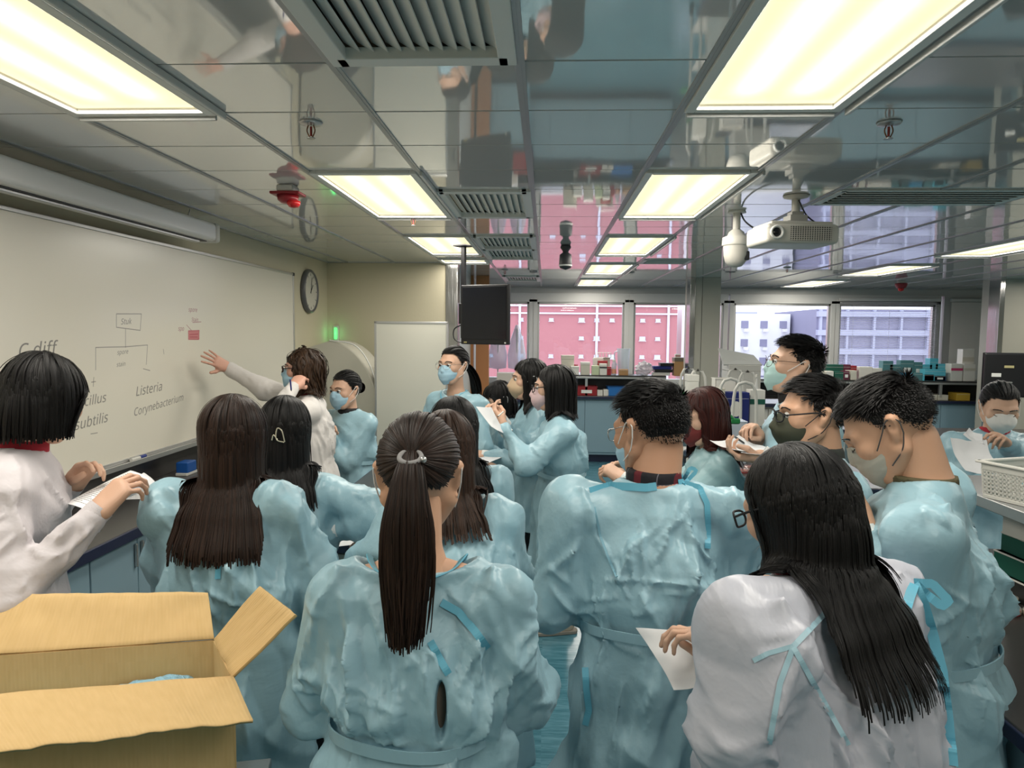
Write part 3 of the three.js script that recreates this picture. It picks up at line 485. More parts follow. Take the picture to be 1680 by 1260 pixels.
const WH = col(225, 222, 214), OFF = col(205, 200, 185), RED = col(150, 25, 35), BLU = col(25, 110, 185), GRN = col(15, 85, 70), DGR = col(60, 60, 60), TAN = col(170, 130, 85), LBL = col(235, 235, 230), CYA = phys(srgb(90, 185, 205), 0.35), TEAL = phys(srgb(75, 125, 130), 0.4), PUR = col(95, 30, 55), BLK = M.black, NV = col(20, 35, 110), CLR = phys(lin(0.75, 0.8, 0.85), 0.2, { transmission: 0.55, thickness: 0 });
const SH = 1.165, WT = 0.89, fd = 9.27;
carton('storage_crate', 'red plastic crate with white label under the window shelf', 'crate', 945, 980, 634, fd, WT, 0.25, RED, { open: true, label: LBL }); carton('storage_crate', 'bright blue plastic crate under the window shelf', 'crate', 997, 1030, 635, fd, WT, 0.25, BLU, { open: true });
carton('reagent_carton', 'white carton between the red and blue crates, left one', 'carton', 980, 989, 640, fd, WT, 0.12, WH); carton('reagent_carton', 'white carton between the red and blue crates, right one', 'carton', 990, 999, 639, fd, WT, 0.12, WH);
carton('paper_stack', 'stack of papers on the red crate end of the window bench', 'papers', 936, 960, 634, fd + 0.28, WT, 0.2, WH); carton('storage_crate', 'red plastic crate behind the beige-masked woman', 'crate', 838, 868, 630, 8.6, 0.9, 0.3, RED, { open: true });
carton('reagent_carton', 'off-white carton standing tallest at the left of the window shelf', 'carton', 921, 942, 583, fd + 0.1, SH, 0.12, OFF, { lid: OFF }); carton('lidded_tub', 'white square tub at the left of the window shelf', 'tub', 937, 950, 601, fd, SH, 0.1, WH, { lid: WH }); carton('reagent_carton', 'dark red carton behind the white tub', 'carton', 933, 948, 598, fd + 0.14, SH, 0.08, RED);
carton('lidded_tub', 'pale tub with a black cap on the window shelf', 'tub', 953, 968, 594, fd, SH, 0.1, OFF, { lid: WH }); carton('glove_box', 'white and green carton on the window shelf', 'carton', 971, 983, 600, fd, SH, 0.1, col(195, 205, 170)); carton('reagent_carton', 'white carton with dark print on the window shelf', 'carton', 984, 996, 597, fd, SH, 0.1, WH, { stripe: DGR }); carton('reagent_carton', 'red carton behind the printed white carton', 'carton', 981, 997, 592, fd + 0.12, SH, 0.08, RED); carton('reagent_carton', 'tall white carton at the back of the window shelf', 'carton', 973, 990, 587, fd + 0.22, SH, 0.06, WH);
carton('reagent_carton', 'small dark red carton next to the bottle on the window shelf', 'carton', 996, 1003, 602, fd, SH, 0.08, RED); carton('reagent_carton', 'small tan carton lying before the measuring jug', 'carton', 1016, 1031, 606, fd, SH, 0.1, TAN);
{ // bottle, jug, tube rack, plastic bag, stack of trays
  const b = span(1004, 1012, 590, fd, SH), t = thing('reagent_bottle', 'small clear bottle with orange label on the window shelf', 'bottle', [b.x, SH, b.z - 0.04]); part('glass', lathe([[0, 0], [b.w / 2, 0], [b.w / 2, b.h * 0.65], [b.w * 0.3, b.h * 0.8], [b.w * 0.28, b.h * 0.9]], 18), CLR, t); part('cap', cyl(b.w * 0.34, b.w * 0.34, b.h * 0.12, 0, b.h * 0.94, 0, 14), WH, t); part('label', cyl(b.w / 2 + 0.001, b.w / 2 + 0.001, b.h * 0.3, 0, b.h * 0.25, 0, 18), col(215, 150, 120), t);
  const j = span(1013, 1036, 572, fd + 0.1, SH), u = thing('measuring_jug', 'tall clear plastic measuring jug on the window shelf', 'jug', [j.x, SH, j.z - 0.1]); part('body', lathe([[0, 0], [j.w * 0.38, 0], [j.w * 0.46, j.h * 0.9], [j.w * 0.5, j.h]], 24), CLR, u); part('handle', tube([[-j.w * 0.42, j.h * 0.9, 0], [-j.w * 0.62, j.h * 0.85, 0], [-j.w * 0.6, j.h * 0.5, 0], [-j.w * 0.42, j.h * 0.35, 0]], 0.008, 16, 8), CLR, u);
  const r = span(977, 1002, 578, fd + 0.3, SH), v = thing('tube_rack', 'white wire test tube rack at the back of the window shelf', 'rack', [r.x, SH, r.z + 0.03]); part('top_grid', merge(Array.from({ length: 6 }, (_, i) => bx(0.005, 0.07, 0.06, -r.w / 2 + i * r.w / 5, r.h - 0.04, 0, 0))), WH, v); part('rail', merge([bx(r.w, 0.006, 0.06, 0, r.h - 0.004, 0), bx(r.w, 0.006, 0.06, 0, r.h - 0.07, 0)]), WH, v); part('leg', bx(r.w * 0.9, r.h - 0.07, 0.01, 0, (r.h - 0.07) / 2, 0), OFF, v);
  const g = span(1045, 1070, 594, fd, SH), w = thing('plastic_bag', 'crumpled clear plastic bag on the window shelf', 'bag', [g.x, SH, g.z - 0.08]); { const m = new THREE.IcosahedronGeometry(1, 4), p = m.attributes.position; for (let i = 0; i < p.count; i++) { const x = p.getX(i), y = p.getY(i), z = p.getZ(i), k = 1 + 0.5 * noise(x * 2.5, y * 2.5, z * 2.5) + 0.25 * Math.abs(noise(x * 7, y * 7, z * 7)); p.setXYZ(i, x * k * g.w / 2, Math.max(-0.95, y) * k * g.h / 2 + g.h * 0.5, z * k * 0.08); } m.computeVertexNormals(); part('film', m, phys(lin(0.8, 0.8, 0.82), 0.3, { transmission: 0.45, thickness: 0 }), w); part('knot', bx(0.02, 0.03, 0.02, 0, g.h * 0.95, 0, 0.008), CLR, w); }
}
[[1072, 1100, 606, 'white'], [1075, 1104, 601, 'black'], [1073, 1103, 596, 'navy'], [1084, 1106, 591, 'black upper']].forEach(([a, b, t, n], i) => { const s = span(a, b, t, fd, SH + i * 0.045); const u = thing('sample_tray', `${n} flat tray in the stack left of the brown carton`, 'tray', [s.x, SH + i * 0.042, s.z - 0.1]); part('tray', bx(s.w, 0.034, 0.16, 0, 0.018, 0, 0.004), [WH, BLK, NV, BLK][i], u); part('tray_lip', bx(s.w + 0.012, 0.006, 0.172, 0, 0.037, 0, 0.002), [WH, DGR, NV, DGR][i], u); });
carton('brown_carton', 'brown carton beside the square column', 'carton', 1107, 1129, 587, fd - 0.02, SH, 0.18, TAN, { lid: col(110, 100, 85) }); carton('reagent_carton', 'tiny red and white carton on top of the brown carton', 'carton', 1108, 1117, 581, fd, SH + 0.215, 0.06, WH, { stripe: RED });
// right shelf: green, purple and teal tube boxes, cyan boxes, white kit cartons
const SR = 1.14;
{
  const list = [[1322, 1338, 598, GRN], [1338, 1354, 598, GRN], [1354, 1384, 598, GRN], [1384, 1396, 598, PUR], [1396, 1406, 600, RED], [1318, 1336, 610, GRN], [1340, 1356, 610, OFF], [1356, 1368, 609, WH], [1370, 1384, 610, GRN], [1384, 1394, 609, PUR], [1396, 1406, 608, OFF], [1410, 1432, 602, WH], [1432, 1448, 604, WH], [1449, 1466, 592, TEAL], [1460, 1478, 598, TEAL], [1478, 1500, 591, TEAL], [1481, 1497, 603, col(150, 120, 125)], [1482, 1497, 612, col(40, 130, 170)], [1500, 1514, 594, TEAL], [1514, 1530, 598, CYA], [1526, 1540, 588, CYA], [1535, 1556, 597, CYA], [1517, 1552, 606, CYA], [1514, 1533, 614, CYA], [1533, 1552, 616, NV], [1501, 1514, 612, TEAL]];
  list.forEach(([a, b, t, m], i) => { const lower = t > 605, cn = m === GRN ? 'green' : m === PUR ? 'plum' : m === RED ? 'dark red' : m === TEAL ? 'grey teal' : m === CYA ? 'cyan' : m === NV ? 'navy' : m === WH ? 'white' : 'pale', c = carton('tube_box', `${cn} tube storage box in the ${lower ? 'lower front' : 'upper back'} row on the right window shelf`, 'storage box', a, b, t, fd + (lower ? 0 : 0.14), SR, 0.12, m, { label: i % 3 === 0 ? LBL : undefined }); c.userData.group = `${cn} tube boxes, ${lower ? 'front' : 'back'} row`; });
  for (const [a, b, t, dz, lab, st] of [[1561, 1580, 597, 0, 'white kit carton with pink stripe on the right shelf', col(200, 60, 110)], [1582, 1601, 597, 0, 'white kit carton next to the pink-striped one', OFF], [1580, 1599, 573, 0.08, 'white kit carton stacked highest on the right shelf', OFF]]) carton('kit_carton', lab, 'carton', a, b, t, fd + dz, SR, 0.14 - dz * 0.2, WH, { stripe: st });
  carton('storage_case', 'pale grey case under the right shelf, left one', 'case', 1522, 1538, 648, fd, WT, 0.2, OFF); carton('storage_case', 'pale grey case under the right shelf, right one', 'case', 1539, 1556, 648, fd, WT, 0.2, OFF); carton('storage_case', 'yellow case at the right end under the shelf', 'case', 1570, 1592, 645, fd, WT, 0.2, col(200, 165, 60));
}
{ // desktop computer screen seen from behind, on a steel stand
  const t = thing('computer_monitor', 'black computer monitor seen from behind at the right edge', 'monitor', [at(1652, 640, 6.0).x, 0.9, -6.0], -0.2);
  part('shell', bx(0.36, 0.36, 0.03, 0, 0.50, 0, 0.012), BLK, t); part('bezel', bx(0.37, 0.37, 0.012, 0, 0.50, 0.02, 0.004), BLK, t).position.z = -0.04; part('stand_column', bx(0.07, 0.3, 0.03, 0, 0.2, 0.03, 0.006), col(35, 35, 35), t); part('stand_foot', bx(0.24, 0.02, 0.2, 0, 0.01, 0, 0.006), BLK, t); part('plate', bx(0.07, 0.02, 0.003, 0, 0.57, 0.017, 0), col(190, 180, 130), t); part('sticker', bx(0.07, 0.03, 0.002, -0.09, 0.5, 0.016, 0), LBL, t); part('hinge', bx(0.05, 0.012, 0.02, 0, 0.44, 0.022, 0.002), M.alu, t);
}
// wood posts of the far doorway, hanging instruments
for (const [a, b, l] of [[776, 784, 'orange wooden post just under the hanging monitor'], [788, 808, 'orange wooden post right of the seated students, below the monitor']]) { const A = at(a, 500, 8.9), B = at(b, 500, 8.9), t = thing('wooden_post', l, 'post', [(A.x + B.x) / 2, 0, -8.4]); part('post', bx(B.x - A.x, CEIL - 0.002, 0.08, 0, CEIL / 2, 0, 0.004), M.wood, t); part('foot_block', bx(B.x - A.x + 0.02, 0.1, 0.1, 0, 0.05, 0, 0.004), M.wood, t); }
carton('instrument_case', 'grey bench instrument behind the bob-haired woman', 'instrument', 806, 838, 628, 8.75, 0.9, 0.25, col(120, 120, 122)); carton('instrument_case', 'small white instrument stacked behind the beige-masked woman', 'instrument', 815, 845, 612, 8.9, 1.06, 0.2, WH); bench('island_bench', 'side bench at the far left of the window bay', -0.86, -0.2, -8.55, -9.15, 0.9);
for (const [px, l] of [[812, 'left one'], [845, 'right one']]) { const p = at(px, 560, 9.2), t = thing('bagged_pipette', `pipette in a clear hanging bag by the left window, ${l}`, 'pipette', [p.x, 1.2, -9.78]); part('pipette', cyl(0.018, 0.006, 0.34, 0, 0.4, 0, 12), M.dark, t); part('bag', lathe([[0.02, 0.62], [0.09, 0.42], [0.13, 0.2], [0.12, 0.02], [0, 0]], 16), phys(lin(0.8, 0.83, 0.9), 0.25, { transmission: 0.6, thickness: 0 }), t); part('stand', cyl(0.008, 0.008, 0.31, 0, -0.15, 0, 8), M.alu, t); }
// ---------- trolleys and clutter behind the red-haired woman ----------
function trolley(label, px0, px1, pyT, d) {
  const a = at(px0, pyT, d), b = at(px1, pyT, d), w = b.x - a.x, t = thing('tube_trolley', label, 'trolley', [(a.x + b.x) / 2, 0, -d]), H = a.y, wp = std(lin(0.62, 0.61, 0.57), 0.4);
  for (const z of [0.0, -0.42]) part('handle_loop', tube([[-w / 2, 0.1, z], [-w / 2, H - 0.07, z], [-w / 2 + 0.02, H - 0.02, z], [-w / 2 + 0.07, H, z], [w / 2 - 0.07, H, z], [w / 2 - 0.02, H - 0.02, z], [w / 2, H - 0.07, z], [w / 2, 0.1, z]], 0.012, 50, 8), wp, t);
  for (const y of [0.25, 0.62, 0.95]) part('shelf', merge([bx(w, 0.015, 0.42, 0, y, -0.21, 0.004), bx(w, 0.04, 0.01, 0, y + 0.015, -0.01, 0.003)]), y > 0.9 ? M.slab : wp, t);
  for (const s of [-1, 1]) for (const z of [0, -0.42]) part('castor', cyl(0.045, 0.045, 0.025, 0, 0, 0, 14).rotateZ(Math.PI / 2).translate(s * w / 2, 0.046, z), M.dark, t);
  return [t, w, H];
}
trolley('white tubular trolley left, behind the red-haired woman', 1133, 1157, 607, 6.4); trolley('white tubular trolley in front of the blue tissue box', 1206, 1240, 627, 5.3); trolley('white tubular trolley farther back between the others', 1214, 1239, 609, 6.6);
const CB = 0.9;
bench('island_bench', 'dark bench with blue tissue box left of the tall man', 1.3, 2.5, -5.75, -6.35, 0.96, { body: M.whitePlastic });
{
  const c = carton('tissue_box', 'blue and white glove box on the bench left of the tall man', 'glove box', 1187, 1230, 644, 5.8, 0.96, 0.13, NV); const s = span(1187, 1230, 644, 5.8, 0.96); part('oval', cyl(0.5, 0.5, 0.003, 0, 0, 0, 24).rotateX(Math.PI / 2).scale(s.w * 0.44, s.h * 0.45, 1).translate(0, s.h * 0.52, 0.066), WH, c);
  carton('lidded_tub', 'white plastic bin behind the blue glove box', 'bin', 1174, 1208, 621, 6.05, 0.96, 0.14, WH, { open: true }); carton('lidded_tub', 'low white tub beside the blue glove box', 'tub', 1172, 1190, 637, 5.78, 0.96, 0.16, OFF); carton('lidded_tub', 'white box with green side right of the glove box', 'box', 1231, 1256, 640, 5.85, 0.96, 0.12, WH, { stripe: GRN }); carton('lidded_tub', 'white tub with wipes on the left trolley', 'tub', 1129, 1147, 615, 6.3, 1.06, 0.14, WH, { lid: WH });
  const g = span(1232, 1262, 618, 6.0, 0.96), w = thing('plastic_bag', 'white plastic bag left of the tall man', 'bag', [g.x, 0.96, g.z - 0.1]); { const m = new THREE.ConeGeometry(g.w / 2, g.h, 20, 8), p = m.attributes.position; for (let i = 0; i < p.count; i++) { const x = p.getX(i), y = p.getY(i), z = p.getZ(i), k = 1 + 0.8 * noise(x * 14, y * 9, z * 14); p.setXYZ(i, x * k + 0.03 * noise(y * 9, 1, 1), y + g.h / 2, z * k * 0.6); } m.computeVertexNormals(); part('film', m, phys(lin(0.78, 0.78, 0.76), 0.4, { transmission: 0.25, thickness: 0 }), w); part('twist', bx(0.015, 0.03, 0.015, 0, g.h, 0, 0.006), WH, w); }
  // open white box on the far bench
  const b = span(1197, 1250, 583, 7.2, 1.16), t = thing('foam_box', 'open white foam box with its lid leaning, left of the tall man', 'box', [b.x, 1.03, b.z - 0.15]); bench('island_bench', 'dark bench under the open white foam box', 1.75, 2.75, -7.1, -7.6, 1.03, { body: M.whitePlastic });
  part('body', bx(b.w, b.h + 0.03, 0.28, 0, (b.h + 0.03) / 2, 0, 0.006), col(200, 198, 192), t); part('lid', slabQuad([V(-b.w / 2 - 0.05, b.h + 0.03, 0.12), V(b.w / 2 + 0.02, b.h + 0.03, 0.1), V(b.w / 2 - 0.01, b.h + 0.12, -0.1), V(-b.w / 2 - 0.05, b.h + 0.19, -0.12)], 0.015), col(190, 190, 186), t); part('lid_tape', bx(b.w, 0.004, 0.285, 0, b.h - 0.03, 0, 0), col(175, 172, 165), t);
  for (const [x0, y0, x1, y1, d, l, base] of [[1177, 665, 1206, 691, 4.3, 'green pipette stand arm right of the red-haired woman', 0.9], [1113, 637, 1128, 652, 6.3, 'green pipette stand arm behind the plaid-shirted man', 0.966]]) { const A = at(x0, y0, d), B = at(x1, y1, d), h = A.y - base, t2 = thing('pipette_stand', l, 'stand', [A.x, base, -d]), e = V(B.x - A.x, B.y - A.y, 0); part('arm', merge([tube([[0, h, 0], [e.x * 0.5, h + e.y * 0.5, 0], [e.x, h + e.y, 0]], 0.014, 12, 8), bx(0.06, 0.035, 0.03, e.x, h + e.y, 0, 0.01)]), col(20, 110, 55), t2); part('post', cyl(0.01, 0.01, h + 0.02, 0, h / 2, 0, 10), M.alu, t2); part('foot', bx(0.12, 0.015, 0.12, 0, 0.008, 0, 0.004), col(20, 110, 55), t2); }
}
// things on the right bench near the tall man
reseed(77);
[[1203, 752], [1218, 757], [1232, 761], [1226, 748], [1242, 752]].forEach(([px, py], i) => { const p = at(px, py, 4.4), t = thing('petri_dish', 'red petri dish on the bench below the papers of the tall man', 'petri dish', [p.x, 0.9 + (i > 2 ? 0.0 : 0), -4.2 - 0.11 * (i > 2 ? 1 : 0) - 0.0], 0, 'red petri dishes on the right bench'); part('base', cyl(0.043, 0.043, 0.014, 0, 0.0075, 0, 24), phys(lin(0.32, 0.03, 0.03), 0.25), t); part('lid', lathe([[0.045, 0.006], [0.045, 0.018], [0, 0.019]], 24), phys(lin(0.75, 0.55, 0.5), 0.1, { transmission: 0.8, thickness: 0 }), t); });
{
  const s = span(1205, 1238, 700, 4.25, 0.9), t = thing('clear_box', 'clear plastic box on the bench under the tall man\'s hand', 'box', [s.x + 0.02, 0.9, -4.55]); part('body', merge([bx(s.w, s.h, 0.004, 0, s.h / 2, 0.07, 0), bx(s.w, s.h, 0.004, 0, s.h / 2, -0.07, 0), bx(0.004, s.h, 0.14, -s.w / 2, s.h / 2, 0, 0), bx(0.004, s.h, 0.14, s.w / 2, s.h / 2, 0, 0)]), CLR, t); part('rim', bx(s.w + 0.01, 0.006, 0.15, 0, s.h, 0, 0.002), CLR, t);
}
// ---------- near right bench: raised glass shelf, basket, kit boxes, petri dishes ----------
{
  const sx0 = 1.36, sx1 = 2.7, sy = 1.225, z0 = -1.75, z1 = -2.55, t = thing('glass_shelf', 'raised grey glass shelf carrying the white basket at the right edge', 'shelf', [0, 0.9, 0]);
  part('board', bspan(sx0, sx1, sy - 0.915, sy - 0.9, z1, z0, 0.002), std(lin(0.22, 0.23, 0.23), 0.15), t); part('edge_rail', merge([bspan(sx0 - 0.006, sx0, sy - 0.935, sy - 0.9, z1, z0), bspan(sx0, sx1, sy - 0.935, sy - 0.9, z0, z0 + 0.006)]), M.alu, t); for (const z of [z0 - 0.08, z1 + 0.08]) for (const x of [sx0 + 0.5, sx1 - 0.05]) part('post', bspan(x, x + 0.03, 0, sy - 0.916, z - 0.015, z + 0.015), M.alu, t);
  const b = thing('plastic_basket', 'white perforated plastic basket on the raised shelf at the right edge', 'basket', [1.60, sy + 0.001, -2.14], 0.35), w = 0.42, d = 0.28, h = 0.11, wp = std(lin(0.68, 0.66, 0.60), 0.45), bars = [];
  const wall = (len, rot, x, z) => { const L = []; const n = Math.round(len / 0.0125); for (let i = 0; i <= n; i++) L.push(bx(0.005, h - 0.03, 0.003, -len / 2 + i * len / n, h / 2 - 0.004, 0, 0)); for (let j = 0; j <= 6; j++) L.push(bx(len, 0.0045, 0.003, 0, 0.012 + j * (h - 0.036) / 6, 0, 0)); L.push(bx(len, 0.02, 0.005, 0, h - 0.012, 0, 0.001), bx(len, 0.01, 0.005, 0, 0.005, 0, 0.001)); const g = merge(L); g.rotateX(0.12); g.rotateY(rot); g.translate(x, 0, z); return g; };
  part('side', wall(w, 0, 0, d / 2), wp, b); part('side', wall(w, Math.PI, 0, -d / 2), wp, b); part('side', wall(d, Math.PI / 2, w / 2, 0), wp, b); part('side', wall(d, -Math.PI / 2, -w / 2, 0), wp, b); part('bottom', bx(w - 0.01, 0.006, d - 0.01, 0, 0.004, 0, 0.002), wp, b); part('rim', merge([bx(w + 0.04, 0.008, 0.018, 0, h, d / 2 + 0.012), bx(w + 0.04, 0.008, 0.018, 0, h, -d / 2 - 0.012), bx(0.018, 0.008, d + 0.04, w / 2 + 0.012, h, 0), bx(0.018, 0.008, d + 0.04, -w / 2 - 0.012, h, 0)]), wp, b); void bars;
  const gw = thing('folded_gown', 'folded blue gown lying in the white basket', 'gown', [1.53, sy + 0.03, -2.1]); part('cloth', (() => { const m = new THREE.IcosahedronGeometry(1, 4), p = m.attributes.position; for (let i = 0; i < p.count; i++) { const x = p.getX(i), y = p.getY(i), z = p.getZ(i), k = 1 + 0.35 * noise(x * 3, y * 3, z * 3); p.setXYZ(i, x * k * 0.1, Math.max(-0.6, y) * k * 0.05 + 0.03, z * k * 0.08); } m.computeVertexNormals(); return m; })(), std(lin(0.2, 0.5, 0.62), 0.5), gw); part('fold', bx(0.12, 0.01, 0.06, -0.02, 0.085, 0.0, 0.004), std(lin(0.2, 0.5, 0.62), 0.5), gw);
  const kit = (label, x, y, z, w, h, d, m, turn, stripe) => { const k = thing('kit_box', label, 'kit box', [x, y, z], turn); part('body', bx(w, h, d, 0, h / 2, 0, 0.003), m, k); part('label_panel', bx(w * 0.45, h * 0.55, 0.002, -w * 0.22, h * 0.5, d / 2 + 0.001, 0), stripe, k); part('barcode', merge(Array.from({ length: 8 }, (_, i) => bx(0.0015 + (i % 3) * 0.001, h * 0.2, 0.001, -w * 0.36 + i * 0.006, h * 0.38, d / 2 + 0.0026, 0))), M.dark, k); part('lid', bx(w + 0.002, 0.004, d + 0.002, 0, h - 0.002, 0, 0), WH, k); return k; };
  kit('dark green kit box at the bottom of the stack under the basket', 1.60, 0.965, -2.24, 0.26, 0.065, 0.16, GRN, 0.1, LBL); kit('black catalogue box lying lowest under the green kit boxes', 1.60, 0.9, -2.24, 0.28, 0.065, 0.18, BLK, 0.1, NV); kit('dark green kit box with white barcode label second under the basket', 1.61, 1.03, -2.23, 0.25, 0.06, 0.16, GRN, 0.05, WH); kit('white kit box with barcode, top of the stack under the basket', 1.59, 1.09, -2.22, 0.23, 0.06, 0.15, WH, 0.15, LBL); kit('green kit box farther back on the right bench', 1.95, 0.9, -2.2, 0.2, 0.14, 0.16, GRN, 0, LBL);
  const agar = [lin(0.55, 0.5, 0.33), lin(0.5, 0.47, 0.3), lin(0.52, 0.46, 0.34), lin(0.35, 0.04, 0.05), lin(0.42, 0.45, 0.25)];
  [[1.46, -2.07, 0, 'pale agar dish nearest us on the right bench'], [1.425, -2.20, 1, 'pale agar dish in the middle of the right bench row'], [1.41, -2.31, 4, 'greenish agar dish at the back of the right bench row'], [1.375, -2.11, 3, 'red agar dish beside the pale ones on the right bench'], [1.56, -2.08, 2, 'pale agar dish at the far right of the row']].forEach(([x, z, k, l]) => { const t2 = thing('petri_dish', l, 'petri dish', [x, 0.9, z]); part('base', cyl(0.044, 0.044, 0.012, 0, 0.007, 0, 28), phys(agar[k], 0.25), t2); part('lid', lathe([[0.0465, 0.006], [0.0465, 0.017], [0.044, 0.0185], [0, 0.0185]], 28), phys(lin(0.85, 0.83, 0.75), 0.08, { transmission: 0.75, thickness: 0 }), t2); part('label', bx(0.03, 0.001, 0.013, 0.005, 0.0197, 0.0, 0), LBL, t2); });
}
// ---------- cardboard box in the left foreground ----------
{
  const flute = gridTexture(256, (u, v) => { void v; return 0.5 + 0.18 * Math.sin(u * 2 * Math.PI * 40) + 0.2 * noise(u * 6, v * 3, 5) + 0.1 * noise(u * 30, v * 4, 2); }, 3), fiber = gridTexture(256, (u, v) => { const t = 0.5 + 0.5 * noise(u * 40, v * 6, 3) + 0.3 * noise(u * 8, v * 8, 6); return [mixf(0.82, 0.85, t), mixf(0.69, 0.72, t), mixf(0.475, 0.51, t)]; }, 3, true);
  const card = std(0xffffff, 0.85, { map: fiber, bumpMap: flute, bumpScale: 0.001 }), t = thing('cardboard_box', 'open brown cardboard box in the left foreground', 'box'), A = V(-0.788, 0.975, -1.6), B = V(-0.66, 0.975, -1.42), dir = V(-0.972, 0, 0.235).multiplyScalar(0.66), A2 = A.clone().add(dir), B2 = B.clone().add(dir), dn = V(0, -0.37, 0), th = 0.006;
  const low = (p) => p.clone().add(dn);
  part('back_wall', slabQuad([low(A2), low(A), A, A2], th), card, t); part('front_wall', slabQuad([low(B2), low(B), B, B2], th), card, t); part('right_wall', slabQuad([low(A), low(B), B, A], th), card, t); part('left_wall', slabQuad([low(A2), low(B2), B2, A2], th), card, t); part('bottom', slabQuad([low(A), low(B), low(B2), low(A2)], th), card, t);
  const bent = (p, amp, k) => { const nrm = p[1].clone().sub(p[0]).cross(p[3].clone().sub(p[0])).normalize(), L = p[0].distanceTo(p[1]), H = p[0].distanceTo(p[3]); const g = sheet((u, v) => p[0].clone().lerp(p[1], u).lerp(p[3].clone().lerp(p[2], u), v).addScaledVector(nrm, amp * (noise(u * 5 + k, v * 2, k) * 0.8 + 0.5 * noise(u * 16 + k, v * 3, 1) * v)), 48, 12, th); const uv = g.attributes.uv; for (let i = 0; i < uv.count; i++) uv.setXY(i, uv.getX(i) * L, uv.getY(i) * H); return g; };
  const e = V(0, 0.002, 0);
  part('back_flap', bent([A2.clone().add(e), A.clone().add(e), at(341, 972, 1.67), at(-90, 978, 1.58)], 0.008, 1), card, t); part('front_flap', bent([B2.clone().add(e), B.clone().add(e), at(415, 1182, 1.24), at(-130, 1250, 1.1)], 0.009, 4), card, t); part('right_flap', bent([A.clone().add(e), B.clone().add(e), at(487, 1010, 1.40), at(427, 962, 1.55)], 0.005, 8), card, t); part('left_flap', bent([B2.clone().add(e), A2.clone().add(e), A2.clone().add(V(-0.14, 0.1, 0)), B2.clone().add(V(-0.14, 0.1, 0))], 0.005, 12), card, t);
  const cloth = (x0, x1, h, label, k) => { const u = thing('folded_gown', label, 'gown'), c = (s, v) => { const p = A.clone().lerp(A2, s).lerp(B.clone().lerp(B2, s), v); return p; }; part('cloth', sheet((s, v) => { const p = c(mixf(x0, x1, s), mixf(0.08, 0.9, v)); p.y = 0.86 + h * Math.sin(Math.PI * clamp(s, 0.02, 0.98)) ** 0.6 * (0.5 + 0.5 * Math.sin(Math.PI * v)) + 0.02 * noise(s * 6 + k, v * 5, k); return p; }, 30, 18, 0.004), std(lin(0.28, 0.52, 0.66), 0.45, { bumpMap: crumpleTex, bumpScale: 0.006 }), u); part('bundle', (() => { const a = c((x0 + x1) / 2, 0.5); return bx(0.66 * (x1 - x0) * 0.7, 0.2, 0.11, a.x, 0.75, a.z, 0.02); })(), std(lin(0.28, 0.52, 0.66), 0.5), u); };
  cloth(0.02, 0.38, 0.07, 'packed blue gown bulging at the right end of the cardboard box', 2); cloth(0.42, 0.98, 0.03, 'packed blue gown lying deep in the cardboard box on the left', 5);
  const s = thing('side_table', 'steel side table under the cardboard box', 'table', [(A.x + B2.x) / 2, 0, (A.z + B2.z) / 2], 0.24); part('top', bx(0.8, 0.025, 0.42, 0, 0.588, 0, 0.004), M.alu, s); for (const x of [-0.36, 0.36]) for (const z of [-0.17, 0.17]) part('leg', bx(0.03, 0.575, 0.03, x, 0.2875, z), M.alu, s);
}
// ---------- bodies: distance fields meshed on a grid ----------
const capsule = (a, b, ra, rb, k = 0.03, op) => {
  const ax = a.x, ay = a.y, az = a.z, bx_ = b.x - ax, by = b.y - ay, bz = b.z - az, L = bx_ * bx_ + by * by + bz * bz || 1e-9, r = Math.max(ra, rb);
  return { k, op, lo: [Math.min(ax, b.x) - r, Math.min(ay, b.y) - r, Math.min(az, b.z) - r], hi: [Math.max(ax, b.x) + r, Math.max(ay, b.y) + r, Math.max(az, b.z) + r],
    d: (x, y, z) => { const px = x - ax, py = y - ay, pz = z - az; let t = (px * bx_ + py * by + pz * bz) / L; t = t < 0 ? 0 : t > 1 ? 1 : t; const qx = px - t * bx_, qy = py - t * by, qz = pz - t * bz; return Math.sqrt(qx * qx + qy * qy + qz * qz) - ra - (rb - ra) * t; } };
};
const ellipsoid = (c, r, k = 0.02, op) => ({ k, op, lo: [c.x - r[0], c.y - r[1], c.z - r[2]], hi: [c.x + r[0], c.y + r[1], c.z + r[2]],
  d: (x, y, z) => { const px = (x - c.x) / r[0], py = (y - c.y) / r[1], pz = (z - c.z) / r[2], k0 = Math.sqrt(px * px + py * py + pz * pz), gx = px / r[0], gy = py / r[1], gz = pz / r[2], k1 = Math.sqrt(gx * gx + gy * gy + gz * gz); return k1 < 1e-9 ? -Math.min(...r) : k0 * (k0 - 1) / k1; } });
